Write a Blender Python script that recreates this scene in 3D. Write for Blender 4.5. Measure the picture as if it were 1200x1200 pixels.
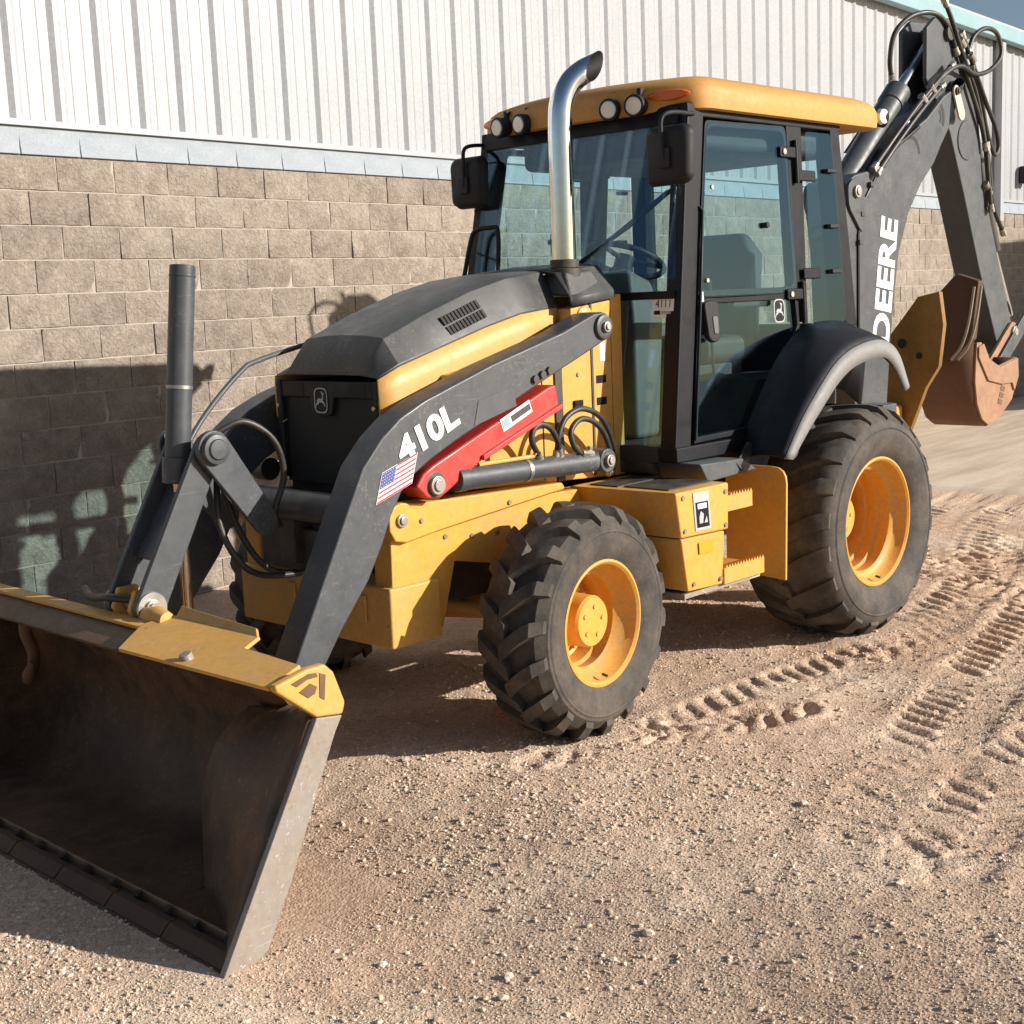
import bpy, bmesh, math, random
import numpy as np
from mathutils import Vector, Matrix
random.seed(7); rng = np.random.default_rng(7)
for o in list(bpy.data.objects): bpy.data.objects.remove(o, do_unlink=True)
scene = bpy.context.scene
C = scene.collection
PI = math.pi

# ------------------------------------------------------------------ camera
CAM = np.array([-4.7904, -7.3861, 1.8031]); FPX = 1584.37
YAW, PITCH, ROLL = 0.882, 0.157, -0.042
_f = np.array([math.sin(YAW)*math.cos(PITCH), math.cos(YAW)*math.cos(PITCH), -math.sin(PITCH)])
_r = np.array([math.cos(YAW), -math.sin(YAW), 0.0]); _u = np.cross(_r, _f)
cr, sr = math.cos(ROLL), math.sin(ROLL)
_r, _u = cr*_r + sr*_u, -sr*_r + cr*_u
cd = bpy.data.cameras.new('camera'); cam = bpy.data.objects.new('camera', cd); C.objects.link(cam)
cd.sensor_fit = 'HORIZONTAL'; cd.sensor_width = 36.0; cd.lens = FPX/1200*36.0
cd.clip_start = 0.05; cd.clip_end = 2000
m = Matrix.Identity(4)
for i in range(3):
    m[i][0], m[i][1], m[i][2], m[i][3] = _r[i], _u[i], -_f[i], CAM[i]
cam.matrix_world = m
scene.camera = cam

# ------------------------------------------------------------------ sky, sun, exposure
SUN_DIR = Vector((-0.4214, 0.8257, -0.3750)).normalized()      # direction the light travels
elev = math.asin(-SUN_DIR.z)
world = bpy.data.worlds.new('World'); scene.world = world; world.use_nodes = True
wn = world.node_tree.nodes; wl = world.node_tree.links
sky = wn.new('ShaderNodeTexSky'); sky.sky_type = 'NISHITA'; sky.sun_disc = False
sky.sun_elevation = elev
sky.sun_rotation = math.atan2(-SUN_DIR.x, -SUN_DIR.y)
sky.air_density = 1.0; sky.dust_density = 1.2; sky.ozone_density = 1.2
bg = wn['Background']; bg.inputs['Strength'].default_value = 0.057
wl.new(sky.outputs['Color'], bg.inputs['Color'])
sd = bpy.data.lights.new('sun', 'SUN'); sd.energy = 4.8; sd.angle = math.radians(0.55); sd.color = (1.0, 0.935, 0.85)
sun = bpy.data.objects.new('sun', sd); C.objects.link(sun)
sun.rotation_euler = SUN_DIR.to_track_quat('-Z', 'Y').to_euler(); sun.location = (8, -14, 9)
scene.render.engine = 'CYCLES'
vs = scene.view_settings
vs.view_transform = 'Standard'; vs.look = 'None'; vs.gamma = 1.0; vs.use_curve_mapping = False
vs.exposure = 0.58
try:
    scene.cycles.transparent_max_bounces = 16; scene.cycles.max_bounces = 8
except Exception: pass

# ------------------------------------------------------------------ helpers
def smoothstep(a, b, x):
    t = np.clip((x-a)/(b-a), 0, 1); return t*t*(3-2*t)

class MB:
    def __init__(s): s.v = []; s.f = []; s.m = []
    def add(s, vs, fs, mi=0):
        b = len(s.v); s.v.extend([tuple(map(float, p)) for p in vs])
        for f in fs: s.f.append([b+i for i in f]); s.m.append(mi)
        return s
    def box(s, x0, x1, y0, y1, z0, z1, mi=0):
        v = [(x0,y0,z0),(x1,y0,z0),(x1,y1,z0),(x0,y1,z0),(x0,y0,z1),(x1,y0,z1),(x1,y1,z1),(x0,y1,z1)]
        return s.add(v, [(0,3,2,1),(4,5,6,7),(0,1,5,4),(1,2,6,5),(2,3,7,6),(3,0,4,7)], mi)
    def prism(s, poly, y0, y1, mi=0):                   # polygon in (x, z) extruded along y
        n = len(poly)
        a = sum(poly[i][0]*poly[(i+1)%n][1]-poly[(i+1)%n][0]*poly[i][1] for i in range(n))
        if a < 0: poly = poly[::-1]
        if y0 > y1: y0, y1 = y1, y0
        v = [(p[0],y0,p[1]) for p in poly]+[(p[0],y1,p[1]) for p in poly]
        return s.add(v, [tuple(range(n)), tuple(range(2*n-1, n-1, -1))]+[(i, i+n, (i+1)%n+n, (i+1)%n) for i in range(n)], mi)
    def ring(s, outer, inner, y0, y1, mi=0):            # frame between two loops of equal length in (x, z)
        n = len(outer)
        v = [(p[0],y,p[1]) for y in (y0,y1) for l in (outer,inner) for p in l]
        O0, I0, O1, I1 = 0, n, 2*n, 3*n; fs = []
        for i in range(n):
            j = (i+1) % n
            fs += [(O0+i,O0+j,I0+j,I0+i),(O1+j,O1+i,I1+i,I1+j),(O0+j,O0+i,O1+i,O1+j),(I0+i,I0+j,I1+j,I1+i)]
        return s.add(v, fs, mi)
    def tube(s, path, r, n=10, caps=True, mi=0):
        P = [Vector(p) for p in path]; k = len(P)
        R = r if isinstance(r, (list, tuple)) else [r]*k
        T = [(P[min(i+1,k-1)]-P[max(i-1,0)]).normalized() for i in range(k)]
        up = Vector((0,0,1)) if abs(T[0].z) < .9 else Vector((1,0,0))
        N = (up-T[0]*up.dot(T[0])).normalized(); v = []
        for i in range(k):
            N = (N-T[i]*N.dot(T[i])).normalized(); B = T[i].cross(N)
            for j in range(n):
                a = 2*PI*j/n; v.append(P[i]+(N*math.cos(a)+B*math.sin(a))*R[i])
        fs = [(i*n+j, i*n+(j+1)%n, (i+1)*n+(j+1)%n, (i+1)*n+j) for i in range(k-1) for j in range(n)]
        if caps: fs += [tuple(range(n-1,-1,-1)), tuple(range((k-1)*n, k*n))]
        return s.add(v, fs, mi)
    def cyl(s, a, b, r, n=20, mi=0): return s.tube([a, b], r, n, True, mi)
    def lathe(s, prof, n=48, c=(0,0,0), mi=0, close=False):   # profile (y, r) turned about the y axis
        k = len(prof); v = []
        for i in range(n):
            a = 2*PI*i/n
            for y, r in prof: v.append((c[0]+r*math.cos(a), c[1]+y, c[2]+r*math.sin(a)))
        fs = []
        for i in range(n):
            j = (i+1) % n
            for q in range(k-1 if not close else k):
                q2 = (q+1) % k
                fs.append((i*k+q, i*k+q2, j*k+q2, j*k+q))
        return s.add(v, fs, mi)
    def slab(s, poly, t, mi=0):                          # planar 3d polygon given a thickness t along its normal
        P = [Vector(p) for p in poly]; nrm = (P[1]-P[0]).cross(P[2]-P[0]).normalized(); n = len(P)
        v = P+[p-nrm*t for p in P]
        return s.add(v, [tuple(range(n)), tuple(range(2*n-1, n-1, -1))]+[(i, i+n, (i+1)%n+n, (i+1)%n) for i in range(n)], mi)
    def grid(s, rows, mi=0, close=False):                # rows of points -> quads
        k = len(rows[0]); v = [p for r in rows for p in r]; fs = []
        for i in range(len(rows)-1):
            for j in range(k if close else k-1):
                j2 = (j+1) % k
                fs.append((i*k+j, i*k+j2, (i+1)*k+j2, (i+1)*k+j))
        return s.add(v, fs, mi)
    def map(s, fn): s.v = [tuple(fn(*p)) for p in s.v]; return s
    def mirror(s):
        q = MB(); q.v = [(x,-y,z) for x,y,z in s.v]; q.f = [f[::-1] for f in s.f]; q.m = list(s.m); return q
    def mesh(s, name, mats):
        me = bpy.data.meshes.new(name); me.from_pydata(s.v, [], s.f)
        for mt in mats: me.materials.append(mt)
        if len(mats) > 1: me.polygons.foreach_set('material_index', s.m)
        me.update(); return me

def obj(name, mb, mats, parent=None, bevel=0, smooth=38, seg=2, recalc=True, solid=0):
    if not isinstance(mats, (list, tuple)): mats = [mats]
    me = mb.mesh(name, mats) if isinstance(mb, MB) else mb
    if recalc and isinstance(mb, MB):
        bm = bmesh.new(); bm.from_mesh(me); bmesh.ops.recalc_face_normals(bm, faces=bm.faces); bm.to_mesh(me); bm.free()
    if smooth:
        me.polygons.foreach_set('use_smooth', [True]*len(me.polygons)); me.set_sharp_from_angle(angle=math.radians(smooth))
    o = bpy.data.objects.new(name, me); C.objects.link(o); o.parent = parent
    if solid:
        md = o.modifiers.new('solidify', 'SOLIDIFY'); md.thickness = solid; md.offset = 0
    if bevel:
        md = o.modifiers.new('bevel', 'BEVEL'); md.width = bevel; md.segments = seg; md.limit_method = 'ANGLE'
        md.angle_limit = math.radians(35); md.harden_normals = True
    return o
def empty(name, loc=(0,0,0), rz=0, parent=None):
    o = bpy.data.objects.new(name, None); C.objects.link(o); o.location = loc; o.rotation_euler = (0,0,rz); o.parent = parent
    o.empty_display_size = .2; return o
def tag(o, label=None, cat=None, group=None, kind=None):
    if label: o['label'] = label
    if cat: o['category'] = cat
    if group: o['group'] = group
    if kind: o['kind'] = kind
    return o
def rnd(poly, r, n=4):                                   # round the corners of a 2d polygon; r a number or one per corner
    out = []; k = len(poly)
    for i, p in enumerate(poly):
        ri = r[i] if isinstance(r, (list, tuple)) else r
        P = Vector(p); A = Vector(poly[i-1])-P; B = Vector(poly[(i+1)%k])-P
        if ri <= 0: out.append(tuple(p)); continue
        d = min(ri, A.length*.45, B.length*.45); a = P+A.normalized()*d; b = P+B.normalized()*d
        for t in range(n+1):
            t /= n; q = a*(1-t)**2+P*2*t*(1-t)+b*t*t; out.append((q.x, q.y))
    return out
def inset(poly, d):                                      # inset a convex-ish polygon by d (or one d per edge i -> i+1)
    k = len(poly); a = sum(poly[i][0]*poly[(i+1)%k][1]-poly[(i+1)%k][0]*poly[i][1] for i in range(k)); sg = 1 if a > 0 else -1
    L = []
    for i in range(k):
        p = Vector(poly[i]); q = Vector(poly[(i+1)%k]); t = (q-p).normalized(); n = Vector((-t.y, t.x))*sg
        di = d[i] if isinstance(d, (list, tuple)) else d
        L.append((p+n*di, t))
    out = []
    for i in range(k):
        (p, t), (q, u) = L[i-1], L[i]; det = t.x*u.y-t.y*u.x
        if abs(det) < 1e-6: out.append((q.x, q.y)); continue
        w = q-p; s = (w.x*u.y-w.y*u.x)/det; r = p+t*s; out.append((r.x, r.y))
    return out
def arc(cx, cz, r, a0, a1, n=8): return [(cx+r*math.cos(math.radians(a0+(a1-a0)*i/n)), cz+r*math.sin(math.radians(a0+(a1-a0)*i/n))) for i in range(n+1)]
def spline(P, n=6):
    P = [Vector(p) for p in P]; Q = [P[0]*2-P[1]]+P+[P[-1]*2-P[-2]]; out = []
    for i in range(1, len(Q)-2):
        a, b, c, d = Q[i-1:i+3]
        for t in range(n):
            t /= n; out.append(.5*((2*b)+(c-a)*t+(2*a-5*b+4*c-d)*t*t+(3*b-a-3*c+d)*t**3))
    return out+[P[-1]]

# ------------------------------------------------------------------ materials
def new_mat(name):
    mt = bpy.data.materials.new(name); mt.use_nodes = True; nt = mt.node_tree
    return mt, nt, nt.nodes['Principled BSDF']
def coords(nt, kind='Object'): return nt.nodes.new('ShaderNodeTexCoord').outputs[kind]
def noise(nt, co, scale, detail=5, rough=.6, dist=0):
    n = nt.nodes.new('ShaderNodeTexNoise'); n.inputs['Scale'].default_value = scale; n.inputs['Detail'].default_value = detail
    n.inputs['Roughness'].default_value = rough; n.inputs['Distortion'].default_value = dist
    nt.links.new(co, n.inputs['Vector']); return n.outputs['Fac']
def ramp(nt, fac, stops):
    r = nt.nodes.new('ShaderNodeValToRGB'); el = r.color_ramp.elements
    while len(el) < len(stops): el.new(.5)
    for e, (p, c) in zip(el, stops):
        e.position = p; e.color = (c, c, c, 1) if isinstance(c, (int, float)) else (*c, 1)
    nt.links.new(fac, r.inputs['Fac']); return r.outputs['Color']
def mix(nt, fac, a, b, mode='MIX'):
    x = nt.nodes.new('ShaderNodeMix'); x.data_type = 'RGBA'; x.blend_type = mode
    def put(sock, v):
        if isinstance(v, bpy.types.NodeSocket): nt.links.new(v, sock)
        elif isinstance(v, (int, float)): sock.default_value = v
        else: sock.default_value = (*v, 1)
    put(x.inputs['Factor'], fac); put(x.inputs['A'], a); put(x.inputs['B'], b); return x.outputs['Result']
def bump(nt, bsdf, h, strength=.3, dist=.01, chain=None):
    b = nt.nodes.new('ShaderNodeBump'); b.inputs['Strength'].default_value = strength; b.inputs['Distance'].default_value = dist
    nt.links.new(h, b.inputs['Height'])
    if chain: nt.links.new(chain, b.inputs['Normal'])
    nt.links.new(b.outputs['Normal'], bsdf.inputs['Normal']); return b.outputs['Normal']
def paint(name, col, rough=.4, dust=(.30,.235,.165), amount=.35, scratch=None, metal=0.0, coat=0.0, chip=.655, lines=None, splat=0.0, spec=.5):
    mt, nt, b = new_mat(name); co = coords(nt)
    n1 = noise(nt, co, 3.1, 6, .62); n2 = noise(nt, co, 38, 4, .6); n3 = noise(nt, co, 11, 8, .7, .4)
    d = ramp(nt, mix(nt, .5, n1, n3), [(.40, 0.0), (.72, amount)])
    c = mix(nt, d, col, dust)
    v = ramp(nt, n2, [(.3, .90), (.7, 1.06)]); c = mix(nt, 1.0, c, v, 'MULTIPLY')
    if scratch:
        s = noise(nt, co, 27, 9, .75, 1.5); c = mix(nt, ramp(nt, s, [(chip, 0.0), (chip+.03, .85)]), c, scratch)
    if splat:
        sp = noise(nt, co, 70, 3, .5); c = mix(nt, ramp(nt, mix(nt, .45, sp, n1), [(.56, 0.0), (.62, splat)]), c, dust)
    if lines:
        mp = nt.nodes.new('ShaderNodeMapping'); mp.inputs['Scale'].default_value = (3.0, 40.0, 75.0); mp.inputs['Rotation'].default_value = (.1, .5, .15)
        nt.links.new(co, mp.inputs['Vector']); ln = noise(nt, mp.outputs[0], 1.6, 3, .5, .3); c = mix(nt, ramp(nt, ln, [(.68, 0.0), (.74, .55)]), c, lines)
    nt.links.new(c, b.inputs['Base Color']); b.inputs['Metallic'].default_value = metal; b.inputs['Specular IOR Level'].default_value = spec
    nt.links.new(ramp(nt, n3, [(.3, rough-.06), (.75, min(.95, rough+.22))]), b.inputs['Roughness'])
    if coat: b.inputs['Coat Weight'].default_value = coat; b.inputs['Coat Roughness'].default_value = .15
    bump(nt, b, n2, .06, .004); return mt
M = {}
M['yellow'] = paint('yellow_paint', (.67,.328,.046), .44, dust=(.36,.27,.17), amount=.30, coat=.05, scratch=(.20,.12,.06), chip=.745, splat=.5)
M['hood_yellow'] = paint('pale_hood_yellow', (.64,.35,.085), .48, dust=(.45,.36,.24), amount=.35, splat=.3)  # paler than the body yellow, for the hood side panels
M['yellow_worn'] = paint('worn_yellow_paint', (.64,.335,.062), .48, dust=(.42,.30,.18), amount=.55, scratch=(.12,.06,.03), chip=.63, splat=.5)
M['charcoal'] = paint('charcoal_paint', (.050,.057,.066), .42, dust=(.17,.165,.155), amount=.20, coat=.08, scratch=(.24,.22,.20), chip=.735, lines=(.14,.14,.135), splat=.35)
M['charcoal_worn'] = paint('scuffed_charcoal_paint', (.055,.062,.070), .46, dust=(.19,.18,.165), amount=.30, scratch=(.26,.25,.24))
M['hood_grey'] = paint('hood_grey_plastic', (.058,.061,.062), .46, dust=(.20,.185,.165), amount=.34, lines=(.12,.12,.115), splat=.4)
M['black'] = paint('black_paint', (.006,.007,.011), .40, dust=(.10,.10,.10), amount=.04, spec=.22)
M['black_dusty'] = paint('dusty_black_steel', (.022,.021,.021), .55, amount=.35)
M['red'] = paint('red_paint', (.56,.025,.02), .38, amount=.15, coat=.2)
M['steel'] = paint('worn_bare_steel', (.30,.275,.245), .50, dust=(.26,.17,.10), amount=.65, scratch=(.55,.52,.47), metal=.15, chip=.60, lines=(.62,.60,.55), splat=.6)
M['bucket_inside'] = paint('earth_stained_bucket_steel', (.050,.029,.018), .52, dust=(.20,.10,.048), amount=.95, scratch=(.19,.135,.095), chip=.60, lines=(.20,.16,.12), splat=.5)
M['rust'] = paint('rusty_brown_steel', (.36,.205,.115), .6, dust=(.20,.095,.05), amount=.9, scratch=(.09,.045,.03))
M['rust_dark'] = paint('dark_rust_steel', (.13,.062,.034), .65, dust=(.22,.12,.06), amount=.6, scratch=(.06,.03,.02))
M['shade_yellow'] = paint('shade_darkened_mottled_yellow', (.25,.135,.022), .6, dust=(.10,.055,.025), amount=.7, scratch=(.06,.035,.02))  # yellow darkened to hold the swing plate's shade, with rust mottling over it
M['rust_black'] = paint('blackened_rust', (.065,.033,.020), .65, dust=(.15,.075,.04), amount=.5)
M['pin'] = paint('zinc_pin_steel', (.42,.40,.37), .35, amount=.4, metal=.8)
M['plastic'] = paint('black_plastic', (.014,.014,.016), .50, dust=(.11,.105,.10), amount=.08, spec=.3)
M['interior'] = paint('cab_interior_grey', (.030,.032,.036), .6, amount=.06)
M['interior_light'] = paint('cab_console_grey', (.10,.105,.105), .55, amount=.1)
M['hose'] = paint('rubber_hose', (.014,.014,.015), .42, amount=.2)
M['fender_edge'] = paint('pale_grey_fender_edge', (.22,.22,.225), .6, amount=.25)  # much lighter grey than the fender, for its outer lip
M['fender'] = paint('matte_black_fender_plastic', (.011,.012,.018), .62, dust=(.09,.085,.08), amount=.10, spec=.25)
def simple(name, col, rough=.4, metal=0., emit=None):
    mt, nt, b = new_mat(name); co = coords(nt)
    c = mix(nt, 1., col, ramp(nt, noise(nt, co, 30), [(.3, .93), (.7, 1.05)]), 'MULTIPLY')
    nt.links.new(c, b.inputs['Base Color']); b.inputs['Roughness'].default_value = rough; b.inputs['Metallic'].default_value = metal
    return mt
M['white'] = simple('white_vinyl', (.80,.80,.78), .45)
M['grey_mark'] = simple('grey_print', (.42,.43,.44), .45)
M['navy'] = simple('blue_vinyl', (.06,.08,.27), .45)
M['flag_red'] = simple('red_vinyl', (.52,.05,.07), .45)
M['amber'] = simple('amber_lens', (.62,.13,.015), .2)
M['lamp'] = simple('clear_lamp_lens', (.75,.75,.70), .18, .35)
M['chrome'] = simple('chrome', (.80,.80,.82), .09, 1.)
M['rod'] = simple('dull_chrome_rod', (.48,.40,.33), .25, 1.)
M['mesh_dark'] = simple('grille_mesh', (.012,.011,.010), .7)
def tyre_mat():
    mt, nt, b = new_mat('dusty_tyre_rubber'); co = coords(nt)
    n1 = noise(nt, co, 7, 8, .68); n2 = noise(nt, co, 60, 5, .6)
    c = mix(nt, ramp(nt, n1, [(.36, .05), (.70, .62)]), (.026,.025,.025), (.165,.128,.095))
    mp = nt.nodes.new('ShaderNodeMapping'); mp.inputs['Scale'].default_value = (9., 22., 9.); nt.links.new(co, mp.inputs['Vector'])
    c = mix(nt, ramp(nt, noise(nt, mp.outputs[0], 3.0, 9, .78, 2.2), [(.63, 0.), (.68, .5)]), c, (.19,.165,.14))
    c = mix(nt, 1., c, ramp(nt, n2, [(.3, .8), (.7, 1.15)]), 'MULTIPLY')
    nt.links.new(c, b.inputs['Base Color']); b.inputs['Roughness'].default_value = .78; bump(nt, b, n2, .18, .006); return mt
M['tyre'] = tyre_mat()
def glass(name, tint):
    mt = bpy.data.materials.new(name); mt.use_nodes = True; nt = mt.node_tree; nt.nodes.clear()
    out = nt.nodes.new('ShaderNodeOutputMaterial'); t = nt.nodes.new('ShaderNodeBsdfTransparent'); t.inputs['Color'].default_value = (*tint, 1)
    g = nt.nodes.new('ShaderNodeBsdfGlossy'); g.inputs['Roughness'].default_value = .02; g.inputs['Color'].default_value = (.50,.74,1.0,1)  # blue gloss colour stands in for blue sky reflected in the panes
    lw = nt.nodes.new('ShaderNodeLayerWeight'); lw.inputs['Blend'].default_value = .5
    pw = nt.nodes.new('ShaderNodeMath'); pw.operation = 'POWER'; nt.links.new(lw.outputs['Facing'], pw.inputs[0]); pw.inputs[1].default_value = 4.0
    ma = nt.nodes.new('ShaderNodeMath'); ma.operation = 'MULTIPLY_ADD'; nt.links.new(pw.outputs[0], ma.inputs[0]); ma.inputs[1].default_value = .75; ma.inputs[2].default_value = .05
    mx = nt.nodes.new('ShaderNodeMixShader'); nt.links.new(ma.outputs[0], mx.inputs['Fac'])
    nt.links.new(t.outputs['BSDF'], mx.inputs[1]); nt.links.new(g.outputs['BSDF'], mx.inputs[2])
    nt.links.new(mx.outputs['Shader'], out.inputs['Surface']); return mt
M['glass'] = glass('teal_tinted_glass', (.80,.895,.91))
def block_mat():
    mt, nt, b = new_mat('split_face_block'); co = coords(nt); oi = nt.nodes.new('ShaderNodeObjectInfo')
    gi = nt.nodes.new('ShaderNodeNewGeometry')
    vr = nt.nodes.new('ShaderNodeVectorMath'); vr.operation = 'MULTIPLY_ADD'
    cmb = nt.nodes.new('ShaderNodeCombineXYZ'); cmb.inputs[0].default_value = 31.; cmb.inputs[1].default_value = 17.; cmb.inputs[2].default_value = 23.
    rv = nt.nodes.new('ShaderNodeCombineXYZ')
    for i in range(3): nt.links.new(oi.outputs['Random'], rv.inputs[i])
    nt.links.new(rv.outputs[0], vr.inputs[0]); nt.links.new(cmb.outputs[0], vr.inputs[1]); nt.links.new(co, vr.inputs[2]); co2 = vr.outputs[0]
    n1 = noise(nt, co2, 9, 7, .65); n2 = noise(nt, co2, 55, 8, .72, .6); n3 = noise(nt, co2, 26, 5, .6, 1.2)
    c = ramp(nt, n1, [(.26, (.205,.168,.132)), (.5, (.298,.248,.200)), (.74, (.390,.332,.275))])
    c = mix(nt, 1., c, ramp(nt, n2, [(.30, .72), (.62, 1.15)]), 'MULTIPLY')
    c = mix(nt, 1., c, ramp(nt, oi.outputs['Random'], [(0., .88), (1., 1.07)]), 'MULTIPLY')
    wp = gi.outputs['Position']; c = mix(nt, ramp(nt, noise(nt, wp, 1.1, 6, .62, .6), [(.50, 0.), (.72, .38)]), c, (.47,.41,.34))
    c = mix(nt, ramp(nt, noise(nt, wp, .6, 5, .6), [(.52, 0.), (.75, .30)]), c, (.17,.135,.10))
    nt.links.new(c, b.inputs['Base Color']); b.inputs['Roughness'].default_value = .92
    ch = bump(nt, b, n3, .75, .026); bump(nt, b, n2, .65, .012, ch); return mt
M['block'] = block_mat()
def rough_mat(name, c0, c1, sc=14, bs=.3, bd=.006, rough=.9, fine=90):
    mt, nt, b = new_mat(name); co = coords(nt)
    n1 = noise(nt, co, sc, 7, .65); n2 = noise(nt, co, fine, 6, .65)
    c = mix(nt, ramp(nt, n1, [(.3, 0.), (.7, 1.)]), c0, c1); c = mix(nt, 1., c, ramp(nt, n2, [(.3, .85), (.7, 1.1)]), 'MULTIPLY')
    nt.links.new(c, b.inputs['Base Color']); b.inputs['Roughness'].default_value = rough; bump(nt, b, n2, bs, bd); return mt
M['mortar'] = rough_mat('pale_mortar', (.36,.315,.265), (.46,.41,.35))
M['sill'] = rough_mat('blue_grey_sill_block', (.285,.325,.365), (.37,.405,.435), 7, .12, .003)
M['panel'] = rough_mat('white_steel_panel', (.345,.355,.375), (.382,.392,.410), 2.2, .02, .001, .42, 40)
M['trim'] = rough_mat('white_steel_trim', (.375,.385,.405), (.412,.422,.442), 3, .02, .001, .42)
M['gutter'] = rough_mat('pale_teal_gutter', (.23,.37,.40), (.28,.42,.45), 3, .02, .001, .45)
M['roof'] = rough_mat('galvalume_roof', (.42,.43,.43), (.50,.50,.50), 3, .02, .001, .4)

# ------------------------------------------------------------------ tractor frame in the world
TR_LOC = Vector((1.7837, -3.4702, 0.0)); TR_RZ = PI-0.083
ct, st = math.cos(TR_RZ), math.sin(TR_RZ)
def to_local(x, y):
    dx, dy = x-TR_LOC.x, y-TR_LOC.y; return dx*ct+dy*st, -dx*st+dy*ct
def to_world(x, y): return TR_LOC.x+x*ct-y*st, TR_LOC.y+x*st+y*ct

# ------------------------------------------------------------------ ground
_perm = rng.permutation(512)
def vnoise(x, y, seed=0):
    xi = np.floor(x).astype(np.int64); yi = np.floor(y).astype(np.int64); fx = x-xi; fy = y-yi
    fx = fx*fx*(3-2*fx); fy = fy*fy*(3-2*fy)
    def h(a, b): return (_perm[(_perm[(a+seed*37) & 511]+b) & 511] & 255)/127.5-1
    return (h(xi,yi)*(1-fx)+h(xi+1,yi)*fx)*(1-fy)+(h(xi,yi+1)*(1-fx)+h(xi+1,yi+1)*fx)*fy
TRACKS = [  # polyline, half width, lug pitch, depth
    ([(7.5,-3.5),(5.2,-3.95),(3.2,-4.45),(1.6,-4.62),(.5,-4.50),(-.3,-4.42),(-.8,-4.30)], .18, .125, .022),
    ([(6.5,-4.2),(4.4,-4.75),(2.0,-5.1),(.2,-5.38),(-.8,-5.62)], .19, .125, .028),
    ([(7,-4.6),(4.6,-4.35),(3.1,-4.15),(2.4,-4.35),(2.9,-4.75),(4.2,-5.0),(6,-5.1)], .22, .15, .032),
    ([(8,-3.1),(5.5,-3.35),(3.8,-3.9),(2.9,-4.6),(2.6,-5.5)], .21, .15, .026),
    ([(-.45,-4.05),(-.32,-4.38),(-.02,-4.62),(.25,-4.70)], .14, .10, .036),
    ([(9,-4.0),(6.5,-3.75),(4.6,-4.0),(3.4,-4.5),(2.3,-4.75),(1.4,-4.72)], .20, .14, .030),
    ([(8,-5.2),(5,-4.85),(3.4,-4.3),(3.0,-3.6),(3.6,-3.0)], .20, .14, .028),
    ([(2.4,-6.4),(1.2,-6.0),(.2,-5.75),(-.9,-5.85)], .17, .12, .018)]
def track_dist(x, y, pl):
    best = np.full(x.shape, 9.); S = np.zeros(x.shape); T = np.zeros(x.shape); s0 = 0.
    pl = [tuple(p)[:2] for p in spline([(a,b,0) for a,b in pl], 8)]
    for (ax,ay),(bx,by) in zip(pl[:-1], pl[1:]):
        dx, dy = bx-ax, by-ay; l = math.hypot(dx, dy)
        if l < 1e-6: continue
        t = np.clip(((x-ax)*dx+(y-ay)*dy)/(l*l), 0, 1); px = x-(ax+t*dx); py = y-(ay+t*dy); d = np.hypot(px, py)
        side = np.sign(dx*(y-ay)-dy*(x-ax)); k = d < best
        best = np.where(k, d, best); S = np.where(k, s0+t*l, S); T = np.where(k, side*d, T); s0 += l
    return S, T
def ground_h(x, y, fine=True):
    x = np.asarray(x, float); y = np.asarray(y, float)
    lx, ly = (x-TR_LOC.x)*ct+(y-TR_LOC.y)*st, -(x-TR_LOC.x)*st+(y-TR_LOC.y)*ct
    h = -.10*smoothstep(-2.6, -.3, y)-.13*smoothstep(2.75, 3.9, lx)
    far = np.hypot(x, y)
    calm = (1-.75*smoothstep(-3.3, -2.4, y)*smoothstep(3.5, 6, x))*(1-smoothstep(6.2, 6.9, x))
    r = .018*vnoise(x*.8, y*.8, 1)+.008*vnoise(x*2.3, y*2.3, 2)
    if fine:
        r = r+.0045*vnoise(x*6.1, y*6.1, 3)+.0026*vnoise(x*15, y*15, 4)+.0016*vnoise(x*34, y*34, 5)
        tk = np.zeros(x.shape)
        for i, (pl, hw, pitch, dep) in enumerate(TRACKS):
            S, T = track_dist(x, y, pl); a = np.abs(T)
            inside = 1-smoothstep(hw*.92, hw*1.10, a); berm = np.exp(-((a-hw*1.22)/(.25*hw))**2)
            ph = S/pitch+.9*a/hw+.45*vnoise(x*3, y*3, 20+i)+np.where(T > 0, .5, 0)
            lug = smoothstep(-.12, .22, np.sin(2*PI*ph))
            msk = (.25+.75*smoothstep(-.5, .2, vnoise(S*.9+i*7, T*0+.3, 30+i)))*smoothstep(-.75, -.05, vnoise(x*3.5, y*3.5, 40+i))
            tk = tk+.62*msk*(inside*(-dep*.35-dep*lug+dep*.5)+berm*dep*.45)
        r = r+tk*(1-smoothstep(6.5, 8, x))*smoothstep(2.2, 4.0, np.hypot(x-CAM[0], y-CAM[1]))
    keep = np.ones(x.shape)
    for wx, wy, rad in ((0,.80,.42),(0,-.80,.42),(2.14,.80,.34),(2.14,-.80,.34)):
        d = np.hypot(lx-wx, ly-wy); keep = np.minimum(keep, smoothstep(rad*.55, rad, d))
    d = np.maximum(np.abs(lx-3.95)-.3, np.abs(ly)-1.2); keep = np.minimum(keep, .25+.75*smoothstep(.0, .25, d))
    return h+r*calm*keep
def axis_pts(dense, lo, hi):
    a, b, st_ = dense; mid = list(np.arange(a, b, st_)); out = []
    g = st_; p = a
    while p > lo: g = min(g*1.22, 30); p -= g; out.append(p)
    right = []; g = st_; p = b
    while p < hi: right.append(p); g = min(g*1.22, 30); p += g
    return np.array(out[::-1]+mid+right)
GX = axis_pts((-3.9, 5.6, .0150), -300, 320); GY = axis_pts((-6.9, -2.9, .0150), -320, 60)
gx, gy = np.meshgrid(GX, GY, indexing='xy'); gz = ground_h(gx, gy)
nx, ny = len(GX), len(GY)
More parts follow.
